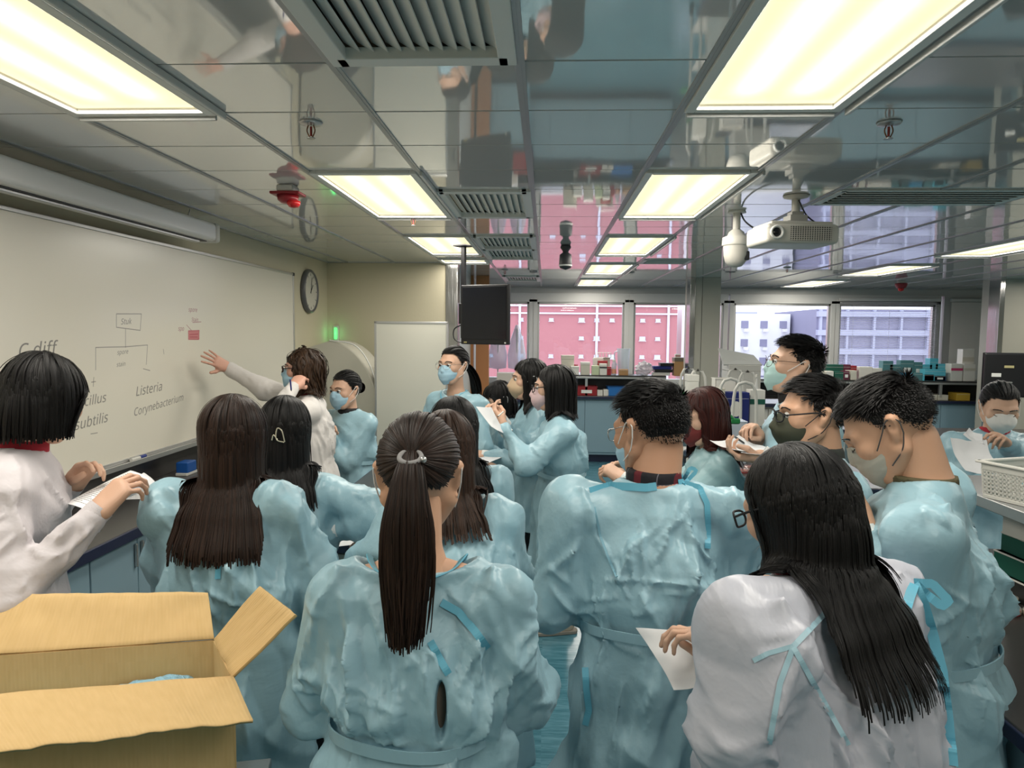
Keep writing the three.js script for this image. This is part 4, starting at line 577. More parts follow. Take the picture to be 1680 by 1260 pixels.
// stacked ellipses: rows [y, cx, cz, a, b] from low to high
function loft(rows, k = 0.04, op) {
  const y0 = rows[0][0], y1 = rows[rows.length - 1][0], m = Math.max(...rows.map((r) => Math.max(r[3] + Math.abs(r[1]), r[4] + Math.abs(r[2]))));
  const get = (y) => { let i = 0; while (i < rows.length - 2 && y > rows[i + 1][0]) i++; const a = rows[i], b = rows[i + 1], t = clamp((y - a[0]) / (b[0] - a[0]), 0, 1), s = 0.5 * t + 0.5 * t * t * (3 - 2 * t); return [1, 2, 3, 4].map((j) => a[j] + (b[j] - a[j]) * s); };
  return { k, op, get, lo: [-m, y0, -m], hi: [m, y1, m],
    d: (x, y, z) => { const yy = clamp(y, y0, y1), [cx, cz, a, b] = get(yy), px = (x - cx) / a, pz = (z - cz) / b, q = Math.sqrt(px * px + pz * pz), e = (q - 1) * (q > 1 ? (a * b) / Math.sqrt((b * px / q) ** 2 + (a * pz / q) ** 2) * 0.95 : Math.min(a, b)), dy = Math.abs(y - yy); return dy > 0 ? (e > 0 ? Math.hypot(e, dy) : Math.max(e, 0) + dy) : Math.max(e, y0 - y, y - y1, e); } };
}
function meshField(prims, cell, pad = 0.03) {
  const lo = [1e9, 1e9, 1e9], hi = [-1e9, -1e9, -1e9];
  for (const p of prims) if (p.op !== 'sub') for (let i = 0; i < 3; i++) { lo[i] = Math.min(lo[i], p.lo[i] - pad); hi[i] = Math.max(hi[i], p.hi[i] + pad); }
  const n = [0, 1, 2].map((i) => Math.ceil((hi[i] - lo[i]) / cell) + 1), [nx, ny, nz] = n, F = new Float32Array(nx * ny * nz).fill(1);
  for (const p of prims) {
    const m = p.k + 3 * cell, s = [0, 1, 2].map((i) => Math.max(0, Math.floor((p.lo[i] - m - lo[i]) / cell))), e = [0, 1, 2].map((i) => Math.min(n[i] - 1, Math.ceil((p.hi[i] + m - lo[i]) / cell)));
    for (let z = s[2]; z <= e[2]; z++) for (let y = s[1]; y <= e[1]; y++) for (let x = s[0]; x <= e[0]; x++) {
      const i = x + nx * (y + ny * z), d = p.d(lo[0] + x * cell, lo[1] + y * cell, lo[2] + z * cell), f = F[i];
      if (p.op === 'sub') { const h = clamp(0.5 - 0.5 * (f + d) / p.k, 0, 1); F[i] = f + (-d - f) * h + p.k * h * (1 - h); }
      else { const h = clamp(0.5 + 0.5 * (d - f) / p.k, 0, 1); F[i] = d + (f - d) * h - p.k * h * (1 - h); }
    }
  }
  const id = new Int32Array(nx * ny * nz).fill(-1), pos = [], idx = [], C = [[0, 1], [2, 3], [4, 5], [6, 7], [0, 2], [1, 3], [4, 6], [5, 7], [0, 4], [1, 5], [2, 6], [3, 7]], off = [];
  for (let c = 0; c < 8; c++) off.push((c & 1) + nx * (((c >> 1) & 1) + ny * ((c >> 2) & 1)));
  for (let z = 0; z < nz - 1; z++) for (let y = 0; y < ny - 1; y++) for (let x = 0; x < nx - 1; x++) {
    const i = x + nx * (y + ny * z); let mask = 0;
    for (let c = 0; c < 8; c++) if (F[i + off[c]] < 0) mask |= 1 << c;
    if (!mask || mask === 255) continue;
    let sx = 0, sy = 0, sz = 0, m = 0;
    for (const [a, b] of C) { if (((mask >> a) & 1) === ((mask >> b) & 1)) continue; const fa = F[i + off[a]], fb = F[i + off[b]], t = fa / (fa - fb); sx += (a & 1) + t * ((b & 1) - (a & 1)); sy += ((a >> 1) & 1) + t * (((b >> 1) & 1) - ((a >> 1) & 1)); sz += ((a >> 2) & 1) + t * (((b >> 2) & 1) - ((a >> 2) & 1)); m++; }
    id[i] = pos.length / 3; pos.push(lo[0] + (x + sx / m) * cell, lo[1] + (y + sy / m) * cell, lo[2] + (z + sz / m) * cell);
  }
  const D = [1, nx, nx * ny];
  for (let z = 1; z < nz - 1; z++) for (let y = 1; y < ny - 1; y++) for (let x = 1; x < nx - 1; x++) {
    const i = x + nx * (y + ny * z), f = F[i];
    for (let a = 0; a < 3; a++) {
      const g = F[i + D[a]]; if ((f < 0) === (g < 0)) continue;
      const u = D[(a + 1) % 3], v = D[(a + 2) % 3], q = [id[i - u - v], id[i - v], id[i], id[i - u]];
      if (q.some((k) => k < 0)) continue;
      if (f < 0) idx.push(q[0], q[1], q[2], q[0], q[2], q[3]); else idx.push(q[0], q[2], q[1], q[0], q[3], q[2]);
    }
  }
  const G = new THREE.BufferGeometry(); G.setAttribute('position', new THREE.Float32BufferAttribute(pos, 3)); G.setIndex(idx); G.computeVertexNormals();
  return G;
}
function mirrorX(g) { const c = g.clone(); c.scale(-1, 1, 1); const a = c.index.array; for (let i = 0; i < a.length; i += 3) { const t = a[i]; a[i] = a[i + 1]; a[i + 1] = t; } c.computeVertexNormals(); return c; }

// ---------- head (faces +z, origin between the ears) ----------
const headPrims = (() => {
  const P = [ellipsoid(V(0, 0.026, -0.014), [0.076, 0.09, 0.095]), ellipsoid(V(0, -0.028, 0.03), [0.061, 0.083, 0.062], 0.03), ellipsoid(V(0, -0.088, 0.058), [0.028, 0.022, 0.028], 0.03),
    capsule(V(0, 0.016, 0.087), V(0, -0.03, 0.103), 0.008, 0.0125, 0.014), ellipsoid(V(0.011, -0.034, 0.092), [0.01, 0.008, 0.011], 0.008), ellipsoid(V(-0.011, -0.034, 0.092), [0.01, 0.008, 0.011], 0.008)];
  for (const s of [-1, 1]) {
    P.push(capsule(V(s * 0.062, -0.05, 0.0), V(s * 0.03, -0.095, 0.05), 0.02, 0.018, 0.03), ellipsoid(V(s * 0.044, -0.018, 0.062), [0.024, 0.022, 0.02], 0.025), capsule(V(s * 0.014, 0.026, 0.086), V(s * 0.052, 0.024, 0.066), 0.008, 0.009, 0.02));
    P.push(ellipsoid(V(s * 0.032, 0.006, 0.099), [0.019, 0.011, 0.016], 0.01, 'sub'));
    P.push(capsule(V(s * 0.079, 0.016, -0.022), V(s * 0.076, -0.022, -0.008), 0.0165, 0.010, 0.008), ellipsoid(V(s * 0.092, 0.008, -0.012), [0.009, 0.015, 0.010], 0.006, 'sub'));
  }
  P.push(ellipsoid(V(0, -0.062, 0.086), [0.024, 0.008, 0.01], 0.008), ellipsoid(V(0, -0.0625, 0.098), [0.02, 0.0015, 0.006], 0.004, 'sub'));
  return P;
})();
const headGeo = meshField(headPrims, 0.0042, 0.02);
const headNoEar = meshField(headPrims.filter((p) => !((p.lo[0] + p.hi[0]) / 2 > 0.07 || (p.lo[0] + p.hi[0]) / 2 < -0.07)), 0.0042, 0.02);   // ears tucked under long hair
const headFar = meshField(headPrims, 0.0062, 0.02), headFarNoEar = meshField(headPrims.filter((p) => Math.abs(p.lo[0] + p.hi[0]) < 0.14), 0.0062, 0.02);
const faceField = (x, y, z) => Math.min(...[0, 1, 2, 3].map((i) => headPrims[i].d(x, y, z)));
// ---------- hands (right hand: fingers +z, palm faces -y, thumb +x) ----------
function handGeo(curl, spread, thumb, cell = 0.004) {
  const P = [];
  P.push(capsule(V(0, 0, -0.06), V(0, 0, 0.0), 0.026, 0.025, 0.02), capsule(V(0.02, 0, 0.02), V(0.028, 0.002, 0.085), 0.0155, 0.0125, 0.02), capsule(V(0.003, 0, 0.01), V(0.008, 0.004, 0.09), 0.0165, 0.0128, 0.02), capsule(V(-0.012, 0, 0.01), V(-0.011, 0.003, 0.087), 0.016, 0.012, 0.02), capsule(V(-0.022, 0, 0.012), V(-0.028, 0, 0.08), 0.015, 0.011, 0.02), capsule(V(0.012, -0.006, 0.018), V(0.03, -0.01, 0.05), 0.02, 0.014, 0.02));
  const F = [[0.029, 0.088, 0.040, 0.025, 0.02, 0.0084], [0.009, 0.093, 0.044, 0.028, 0.021, 0.0086], [-0.011, 0.09, 0.041, 0.026, 0.02, 0.0081], [-0.029, 0.082, 0.032, 0.02, 0.018, 0.0072]];
  F.forEach(([x, z, a, b, c, r], i) => {
    let p = V(x, 0.002, z), ang = 0; const cu = Array.isArray(curl[0]) ? curl[i] : curl, sp = spread[i] * D2R;
    [a, b, c].forEach((len, j) => {
      ang += cu[j] * D2R; const q = p.clone().add(V(Math.sin(sp) * Math.cos(ang), -Math.sin(ang), Math.cos(ang) * Math.cos(sp)).multiplyScalar(len));
      P.push(capsule(p, q, r * (1 - 0.09 * j), r * (0.93 - 0.1 * j), 0.004)); p = q;
    });
  });
  for (let j = 0; j < thumb.length - 1; j++) P.push(capsule(V(...thumb[j]), V(...thumb[j + 1]), 0.0125 - 0.0015 * j, 0.011 - 0.0015 * j, 0.006));
  return meshField(P, cell, 0.012);
}
const HANDS = {
  open: handGeo([8, 8, 6], [10, 2, -5, -13], [[0.028, -0.006, 0.03], [0.058, -0.012, 0.056], [0.078, -0.014, 0.084]]),
  hold: handGeo([[30, 35, 25], [36, 42, 30], [42, 46, 30], [48, 46, 30]], [4, 1, -2, -6], [[0.026, -0.01, 0.03], [0.038, -0.034, 0.066], [0.033, -0.04, 0.098]]),
  write: handGeo([[48, 42, 22], [56, 52, 28], [64, 58, 35], [68, 60, 35]], [3, 1, -1, -4], [[0.026, -0.012, 0.03], [0.036, -0.042, 0.062], [0.026, -0.06, 0.092]]),
};
const FAR_HANDS = { open: HANDS.open, hold: handGeo([[30, 35, 25], [36, 42, 30], [42, 46, 30], [48, 46, 30]], [4, 1, -2, -6], [[0.026, -0.01, 0.03], [0.038, -0.034, 0.066], [0.033, -0.04, 0.098]], 0.0055), write: handGeo([[48, 42, 22], [56, 52, 28], [64, 58, 35], [68, 60, 35]], [3, 1, -1, -4], [[0.026, -0.012, 0.03], [0.036, -0.042, 0.062], [0.026, -0.06, 0.092]], 0.0055) };
const LEFT_FAR = Object.fromEntries(Object.entries(FAR_HANDS).map(([k, g]) => [k, mirrorX(g)]));
const LEFT_HANDS = Object.fromEntries(Object.entries(HANDS).map(([k, g]) => [k, mirrorX(g)]));
const basis = (pos, z, up) => { const Z = z.clone().normalize(), X = up.clone().cross(Z).normalize(), Y = Z.clone().cross(X); return new THREE.Matrix4().makeBasis(X, Y, Z).setPosition(pos); };

// ---------- materials of people ----------
const clothUV = (g, s = 2.2) => { const p = g.attributes.position, uv = new Float32Array(p.count * 2); for (let i = 0; i < p.count; i++) { const x = p.getX(i), z = p.getZ(i); uv[2 * i] = (x * 0.8 + z * 0.6) * s; uv[2 * i + 1] = p.getY(i) * s; } g.setAttribute('uv', new THREE.BufferAttribute(uv, 2)); return g; };
const gownMat = (c) => phys(c, 0.4, { bumpMap: crumpleTex, bumpScale: 0.0012, sheen: 0.2, sheenRoughness: 0.5, sheenColor: lin(0.8, 0.9, 1) });
const G = {
  seam: gownMat(lin(0.38, 0.58, 0.67)), blue: gownMat(lin(0.30, 0.48, 0.555)), blueB: gownMat(lin(0.23, 0.44, 0.54)), green: gownMat(lin(0.31, 0.495, 0.53)), pale: gownMat(lin(0.50, 0.51, 0.575)),
  coat: std(lin(0.60, 0.56, 0.58), 0.8, { bumpMap: fineTex, bumpScale: 0.0008 }), coatW: std(lin(0.64, 0.61, 0.585), 0.8, { bumpMap: fineTex, bumpScale: 0.0008 }),
  tie: std(lin(0.12, 0.41, 0.55), 0.45), cuff: std(lin(0.78, 0.78, 0.76), 0.85), red: std(lin(0.36, 0.015, 0.03), 0.85), navyTop: std(lin(0.01, 0.012, 0.02), 0.8), olive: std(lin(0.09, 0.075, 0.035), 0.8),
  blackCloth: std(lin(0.012, 0.012, 0.014), 0.8), jeans: std(lin(0.02, 0.035, 0.08), 0.85), eyeWhite: std(lin(0.7, 0.68, 0.64), 0.3), iris: std(lin(0.012, 0.008, 0.006), 0.15), band: std(lin(0.75, 0.75, 0.74), 0.7),
  metal: std(lin(0.4, 0.38, 0.35), 0.25, { metalness: 0.9 }), lens: phys(0xffffff, 0.02, { transmission: 1, thickness: 0, ior: 1.4 }), shoeBeige: std(lin(0.55, 0.44, 0.33), 0.6), shoeWhite: std(lin(0.75, 0.75, 0.74), 0.6), sole: std(lin(0.3, 0.27, 0.23), 0.7), grey: std(lin(0.3, 0.29, 0.29), 0.7),
};
G.plaid = std(0xffffff, 0.85, { map: gridTexture(128, (u, v) => { const st = (t, a, w) => Math.abs(t - a) < w ? 1 : 0, r = Math.max(st(u, 0.3, 0.12), st(v, 0.3, 0.12)), w = Math.max(st(u, 0.75, 0.015), st(v, 0.75, 0.015)); return [0.06 + 0.3 * r + 0.35 * w, 0.055 + 0.02 * r + 0.35 * w, 0.09 + 0.03 * r + 0.35 * w]; }, 11, true) });
const SKIN = { a: std(lin(0.58, 0.33, 0.21), 0.55), b: std(lin(0.62, 0.38, 0.265), 0.55), c: std(lin(0.50, 0.27, 0.165), 0.55), pink: std(lin(0.62, 0.34, 0.25), 0.55) };
const streakTex = gridTexture(512, (u, v) => clamp(0.62 + 0.55 * noise(u * 34, v * 1.5, 1) + 0.45 * noise(u * 90, v * 3, 5) + 0.35 * noise(u * 200, v * 4, 9), 0.05, 1));
const hairMat = (r, g, b, rough = 0.42) => phys(lin(r, g, b), rough, { vertexColors: true, specularIntensity: 0.45, map: streakTex, bumpMap: streakTex, bumpScale: 0.0012 });
const HAIR = { black: hairMat(0.010, 0.009, 0.009), brown: hairMat(0.034, 0.017, 0.011), brown2: hairMat(0.05, 0.024, 0.014), red: hairMat(0.075, 0.016, 0.012), lecturer: hairMat(0.055, 0.028, 0.014, 0.42) };

// ---------- hair ----------
const HC = [0, 0.028, -0.014], HR = [0.0795, 0.0945, 0.0995];
const scalp = (n, line = 0) => n.y > (n.z > 0 ? 0.08 + 0.54 * smooth(0, 0.75, n.z) - 0.35 * smooth(0.45, 0.9, Math.abs(n.x)) * smooth(0.6, 0.1, n.z) : mixf(-0.02, -0.62, smooth(0, 0.55, -n.z))) + line;
function lock(pts, r0, r1, out, tint, c) {                  // a flat lock, three points across, tapering at the end
  const n = pts.length, base = out.pos.length / 3, t = V(0, 0, 0), o = V(0, 0, 0), w = V(0, 0, 0), u0 = rnd(); let len = rnd();
  for (let i = 0; i < n; i++) {
    const p = pts[i]; t.copy(pts[Math.min(i + 1, n - 1)]).sub(pts[Math.max(i - 1, 0)]).normalize();
    o.set(p.x - c.x, Math.max(0, p.y - c.y) + 0.001, p.z - c.z); o.addScaledVector(t, -o.dot(t)).normalize(); w.crossVectors(t, o);
    const k = i / (n - 1), r = mixf(r0, r1, smooth(0.55, 1, k)) * (i === 0 ? 0.15 : i === 1 ? 0.55 : i === 2 ? 0.85 : 1); if (i) len += p.distanceTo(pts[i - 1]);
    for (let j = -1; j <= 1; j++) { const h = j ? -0.15 * r : 0.12 * r, nx = o.x + w.x * j * 0.4, ny = o.y + w.y * j * 0.4, nz = o.z + w.z * j * 0.4, nn = Math.hypot(nx, ny, nz); out.nor.push(nx / nn, ny / nn, nz / nn); out.pos.push(p.x + w.x * j * r + o.x * h, p.y + w.y * j * r + o.y * h, p.z + w.z * j * r + o.z * h); out.col.push(tint, tint, tint); out.uv.push(u0 + j * r * 11, len * 1.4); }
    if (i) for (let j = 0; j < 2; j++) { const a = base + (i - 1) * 3 + j; out.idx.push(a, a + 1, a + 3, a + 1, a + 4, a + 3); }
  }
}
function onHead(n, off) { return V(HC[0] + n.x * (HR[0] + off), HC[1] + n.y * (HR[1] + off), HC[2] + n.z * (HR[2] + off)); }
function randScalp(line) { for (let i = 0; i < 200; i++) { const z = rr(-1, 1), a = rr(0, 2 * Math.PI), r = Math.sqrt(1 - z * z), n = V(r * Math.cos(a), z, r * Math.sin(a)); if (scalp(n, line)) return n; } return V(0, 1, 0); }
function capGeo(out, MH, off, line, skip) {
  const g = new THREE.SphereGeometry(1, 44, 34).toNonIndexed(), p = g.attributes.position, n = V(0, 0, 0), b = out.pos.length / 3; let c = 0;
  for (let i = 0; i < p.count; i += 3) {
    n.set(0, 0, 0); for (let k = 0; k < 3; k++) n.add(V(p.getX(i + k), p.getY(i + k), p.getZ(i + k))); n.normalize();
    if (!scalp(n, line) || (skip && skip(n))) continue;
    for (let k = 0; k < 3; k++) { const m = V(p.getX(i + k), p.getY(i + k), p.getZ(i + k)), q = onHead(m, off).applyMatrix4(MH); out.pos.push(q.x, q.y, q.z); out.col.push(0.75, 0.75, 0.75); { const e = m.clone().transformDirection(MH); out.nor.push(e.x, e.y, e.z); } out.uv.push(Math.atan2(m.x, m.z) * 1.2, m.y * 0.2); out.idx.push(b + c++); }
  }
}
function hairGeo(h, MH, field) {
  const hc = V(0, 0.01, -0.01).applyMatrix4(MH), out = { pos: [], col: [], idx: [], uv: [], nor: [] }, inv = MH.clone().invert(), lp = V(0, 0, 0);
  const dens = h.n ?? 700, rad = h.r ?? 0.0055, skip = h.skip;
  const push = (p, off) => {                                // keep a hair point outside the head and the clothes
    lp.copy(p).applyMatrix4(inv); const x = (lp.x - HC[0]) / (HR[0] + off), y = (lp.y - HC[1]) / (HR[1] + off), z = (lp.z - HC[2]) / (HR[2] + off), q = Math.sqrt(x * x + y * y + z * z);
    if (q < 1 && q > 1e-4) { lp.set(HC[0] + (lp.x - HC[0]) / q, HC[1] + (lp.y - HC[1]) / q, HC[2] + (lp.z - HC[2]) / q); p.copy(lp.applyMatrix4(MH)); }
    if (field) { const e = field(p.x, p.y, p.z) - off * 0.6 - (h.clear ?? 0.017); if (e < 0) { const s = 0.004, gx = field(p.x + s, p.y, p.z) - field(p.x - s, p.y, p.z), gy = field(p.x, p.y + s, p.z) - field(p.x, p.y - s, p.z), gz = field(p.x, p.y, p.z + s) - field(p.x, p.y, p.z - s), l = Math.hypot(gx, gy, gz) || 1; p.x -= e * gx / l; p.y -= e * gy / l; p.z -= e * gz / l; } }
  };
  const hug = (p, off) => {                                 // hair lies against the head and draws in slightly at the neck
    lp.copy(p).applyMatrix4(inv); const a = 0.75 * smooth(-0.13, -0.01, lp.y); if (a <= 0) { if (h.close) { p.x += (hc.x - p.x) * h.close; } return; }
    const x = (lp.x - HC[0]) / (HR[0] + off), y = (lp.y - HC[1]) / (HR[1] + off), z = (lp.z - HC[2]) / (HR[2] + off), q = Math.sqrt(x * x + y * y + z * z), yy = clamp((lp.y - HC[1]) / (HR[1] + off), -0.75, 1), wd = Math.sqrt(1 - Math.min(yy, 0.0) ** 2 * 0.35), rx = Math.hypot(x, z);
    if (lp.y > HC[1]) { if (q > 1) { lp.set(HC[0] + (lp.x - HC[0]) / q, HC[1] + (lp.y - HC[1]) / q, HC[2] + (lp.z - HC[2]) / q).applyMatrix4(MH); p.lerp(lp, a); } }
    else if (rx > wd) { lp.x = HC[0] + (lp.x - HC[0]) * wd / rx; lp.z = HC[2] + (lp.z - HC[2]) * wd / rx; p.lerp(lp.applyMatrix4(MH), a * 0.7); }
  };
  const tint = () => rr(0.75, 1.2);
  const rotOnly = (v) => v.transformDirection(MH);
  capGeo(out, MH, 0.0015, (h.line ?? 0) + (h.type === 'short' ? 0.17 : 0), skip);   // cropped hair thins out towards the neck
  if (h.type === 'long') {
    for (let i = 0; i < dens; i++) {
      const n = randScalp(h.line ?? 0); if (skip && skip(n)) continue;
      const pt = V(h.part ?? 0, 1, 0.12).normalize(), side = Math.sign(n.x - (h.part ?? 0)) || 1, off = 0.002 + 0.015 * Math.pow(rnd(), 1.3) * (h.vol ?? 1);
      const tg = n.clone().addScaledVector(pt, -n.dot(pt)).normalize(); if (n.z > -0.1) { tg.z = Math.min(tg.z, h.fwd ?? -0.3); tg.x = side * (Math.abs(tg.x) + 0.7 * smooth(-0.1, 0.5, n.z)); }
      const p = onHead(n, 0.0025).applyMatrix4(MH), d = rotOnly(tg.add(V(0, 0.1, -(h.back ?? 0))).normalize()), pts = [p.clone()];
      const end = h.end + rr(-1, 1) * (h.jit ?? 0.03) + (h.slope ? h.slope * (p.z - 0) : 0), curl = h.curl ?? 0, ph = rr(0, 6.28), tuck = h.inward ?? 0;
      for (let k = 0; k < 52; k++) {
        d.lerp(V(0, -1, 0), k < 2 ? 0.3 : 0.5); lp.copy(p).applyMatrix4(inv); if (lp.z > 0.05 && lp.y < 0.075) { d.add(rotOnly(V(side * 0.6, 0, -0.35))); }
        if (k > 6) { d.x += rr(-1, 1) * 0.035 * (h.fly ?? 1); d.z += rr(-1, 1) * 0.035 * (h.fly ?? 1); }
        if (curl) { d.x += Math.sin(ph + k * 0.9) * curl; d.z += Math.cos(ph + k * 0.9) * curl; }
        const near = p.y - end; if (tuck && near < 0.07) { lp.copy(p).applyMatrix4(inv); d.add(rotOnly(V(-Math.sign(lp.x) * 1, 0, -lp.z * 4)).multiplyScalar(tuck * 0.14)); }
        d.normalize(); p.addScaledVector(d, 0.018); const ok = mixf(0.0025, off, Math.min(1, k / 7)); hug(p, ok); push(p, ok); pts.push(p.clone()); if (p.y < hc.y - 0.11 && Math.abs(p.x - hc.x) > (h.wide ?? 0.125) + 0.02) break; if (p.y < end + (Math.abs(p.x - hc.x) > (h.wide ?? 0.125) ? 0.16 : 0) + (h.frontUp && p.z > hc.z + 0.06 ? h.frontUp : 0)) break;
      }
      lock(pts, rad * rr(0.7, 1.2), rad * 0.35, out, tint(), hc);
    }
    for (let i = 0; i < (h.bangs ?? 0); i++) {              // fringe over the forehead
      const x = rr(-0.75, 0.75), n = V(x, 0.92, 0.45).normalize(), p = onHead(n, 0.004).applyMatrix4(MH), pts = [p.clone()], d = rotOnly(V(x * 0.25 + (h.bangDir ?? 0), -0.1, 1)), off = rr(0.003, 0.009);
      for (let k = 0; k < 5; k++) { d.lerp(V(0, -1, 0), 0.3).normalize(); p.addScaledVector(d, 0.0165); push(p, off); pts.push(p.clone()); }
      lock(pts, rad * 0.8, rad * 0.3, out, tint(), hc);
    }
  } else if (h.type === 'tail' || h.type === 'bun') {
    const tn = V(...h.tie).normalize(), tieP = onHead(tn, 0.012).applyMatrix4(MH);
    for (let i = 0; i < dens; i++) {
      const n = randScalp(h.line ?? 0), pts = [], off = 0.002 + 0.007 * rnd(), ang = n.angleTo(tn), st = Math.max(4, Math.round(ang * 9));
      const ax = n.clone().cross(tn).normalize(); const jig = rr(-0.03, 0.03);
      for (let k = 0; k <= st; k++) { const t = k / st, m = n.clone().applyAxisAngle(ax, ang * t * (1 - 0.03)); m.y += jig * Math.sin(t * 3.1); pts.push(onHead(m, off + 0.008 * t * t).applyMatrix4(MH)); }
      pts[st].lerp(tieP, 0.6); lock(pts, rad * rr(0.7, 1.1), rad * 0.7, out, tint(), hc);
    }
    if (h.type === 'tail') {
      const dir0 = rotOnly(V(...(h.dir ?? [0, 0.1, -1])));
      for (let i = 0; i < (h.tail ?? 300); i++) {
        const a = rr(0, 6.28), q = Math.sqrt(rnd()), p = tieP.clone().add(V(Math.cos(a) * 0.017 * q, Math.sin(a) * 0.014 * q, 0)), d = dir0.clone().add(V(Math.cos(a) * 0.3 * q, Math.sin(a) * 0.22 * q, 0)), pts = [p.clone()], off = 0.004 + 0.03 * rnd(), end = h.end + rr(0, 1) ** 1.5 * (h.jit ?? 0.12) - 0.02;
        for (let k = 0; k < 40; k++) { d.lerp(V(0, -1, 0), 0.2); if (k > 2) { d.x += Math.cos(a) * 0.035 * q * (k < 7 ? (h.flare ?? 1) : -1.1) + rr(-1, 1) * 0.03; d.z += Math.sin(a) * 0.02 * q + rr(-1, 1) * 0.02; } d.normalize(); p.addScaledVector(d, 0.02); push(p, off); pts.push(p.clone()); if (p.y < end) break; }
        lock(pts, rad * rr(0.7, 1.15), rad * 0.3, out, tint(), hc);
      }
    } else {
      for (let i = 0; i < 160; i++) { const a = rr(0, 6.28), b = rr(0, 6.28), pts = []; for (let k = 0; k < 9; k++) { const t = a + k * 0.3; pts.push(V(Math.cos(t) * Math.cos(b + k * 0.1), Math.sin(t), Math.cos(t) * Math.sin(b + k * 0.1)).multiplyScalar(0.033).add(tieP).add(rotOnly(V(0, 0, -1)).multiplyScalar(0.015))); } lock(pts, rad, rad * 0.6, out, tint(), hc); }
    }
  } else {                                                  // short
    const comb = V(...(h.comb ?? [0.3, 0.2, 0.8]));
    for (let i = 0; i < dens; i++) {
      const n = randScalp(h.line ?? 0); if (skip && skip(n)) continue;
      const thin = !scalp(n, (h.line ?? 0) + 0.17); if (thin && rnd() < 0.4) continue; const top = smooth(0.15, 0.62, n.y + 0.15 * n.z), len = (thin ? 0.6 : 1) * mixf(h.side ?? 0.012, h.top ?? 0.05, top) * rr(0.75, 1.2), p = onHead(n, 0.001).applyMatrix4(MH), c = comb.clone().addScaledVector(n, -comb.dot(n)).normalize();
      const d = rotOnly(n.clone().multiplyScalar(mixf(0.25, h.lift ?? 0.7, top)).add(c.multiplyScalar(top)).add(V(0, -0.7 * (1 - top), -0.4 * (1 - top))).normalize()), pts = [p.clone()], st = 5, off = 0.002 + 0.004 * rnd();
      const fallDir = rotOnly(comb.clone().add(V(0, -0.55, 0)).normalize());
      for (let k = 0; k < st; k++) { d.lerp(fallDir, 0.2 * top).normalize(); p.addScaledVector(d, len / st); push(p, off); pts.push(p.clone()); }
      lock(pts, rad * rr(0.7, 1.1), rad * 0.25, out, tint(), hc);
    }
  }
  const g = new THREE.BufferGeometry(); g.setAttribute('position', new THREE.Float32BufferAttribute(out.pos, 3)); g.setAttribute('color', new THREE.Float32BufferAttribute(out.col, 3)); g.setAttribute('uv', new THREE.Float32BufferAttribute(out.uv, 2)); g.setAttribute('normal', new THREE.Float32BufferAttribute(out.nor, 3)); g.setIndex(out.idx);
  return g;
}

// ---------- masks and glasses (head space) ----------
function maskGeo(kind) {
  const nu = 30, nv = 16, hit = (y, a) => { const s = Math.sin(a), c = Math.cos(a); let r = 0.15; for (let i = 0; i < 60; i++) { const d = faceField(s * r, y, 0.012 + c * r); if (d < 0.0005) break; r -= d * 0.7; } return r; };
  const A = kind === 'kf' ? 76 : 74;
  return sheet((u, v) => {
    const a = (u * 2 - 1) * A * D2R, w = Math.abs(u * 2 - 1), up = kind === 'kf' ? mixf(0.012, -0.028, w ** 1.5) : mixf(0.008, -0.018, w ** 1.2), dn = kind === 'kf' ? mixf(-0.112, -0.072, w ** 1.2) : mixf(-0.118, -0.078, w ** 1.3), y = mixf(dn, up, v);
    let r = hit(clamp(y, -0.1, 0.05), a) + 0.004;
    const m = smooth(1, 0.2, w) * Math.sin(Math.PI * clamp(v, 0.02, 0.98)) ** 0.8; r = Math.max(r, mixf(r, 0.098 * (1 - 0.12 * w * w), m));
    if (kind === 'kf') r += 0.018 * m * (1 - w) * (1 - Math.abs(v - 0.55) * 1.3);
    else if (kind === 'dome') r += 0.012 * m;
    else r += 0.0026 * (((v * 3.2) % 1) - 0.5) * smooth(1, 0.75, w);
    return V(Math.sin(a) * r, y, 0.012 + Math.cos(a) * r);
  }, nu, nv, 0.0016);
}
const MASKS = { pleat: maskGeo('pleat'), kf: maskGeo('kf'), dome: maskGeo('dome') };
const loopGeo = (s) => merge([tube([[s * 0.078, -0.026, 0.042], [s * 0.085, 0.0, 0.012], [s * 0.089, 0.022, -0.014], [s * 0.091, 0.012, -0.034], [s * 0.089, -0.018, -0.028]], 0.0016, 14, 5), tube([[s * 0.089, -0.018, -0.028], [s * 0.082, -0.048, -0.005], [s * 0.074, -0.07, 0.035]], 0.0016, 10, 5)]);
const LOOPS = [loopGeo(-1), loopGeo(1)];
function glassesGeo(round, thick) {
  const L = [];
  for (const s of [-1, 1]) {
    const pts = []; for (let i = 0; i < 16; i++) { const a = (i / 16) * 2 * Math.PI, e = round ? 1 : 0.72, p = round ? 1 : 0.7; pts.push(V(s * 0.0335 + 0.0255 * Math.sign(Math.cos(a)) * Math.abs(Math.cos(a)) ** p, 0.002 + 0.022 * e * Math.sign(Math.sin(a)) * Math.abs(Math.sin(a)) ** p, 0.113 - 0.012 * Math.abs(Math.cos(a)) * (s * Math.cos(a) > 0 ? 1 : 0.1))); }
    L.push(tube(pts, thick, 32, 6, true), tube([[s * 0.058, 0.008, 0.1], [s * 0.078, 0.012, 0.06], [s * 0.083, 0.013, 0.0], [s * 0.084, 0.0, -0.035]], thick, 14, 6));
  }
  L.push(tube([[-0.009, 0.006, 0.113], [0, 0.009, 0.116], [0.009, 0.006, 0.113]], thick, 6, 6)); return merge(L);
}
const GLASSES = { round: glassesGeo(true, 0.0011), thick: glassesGeo(false, 0.0024), thin: glassesGeo(false, 0.0012) };
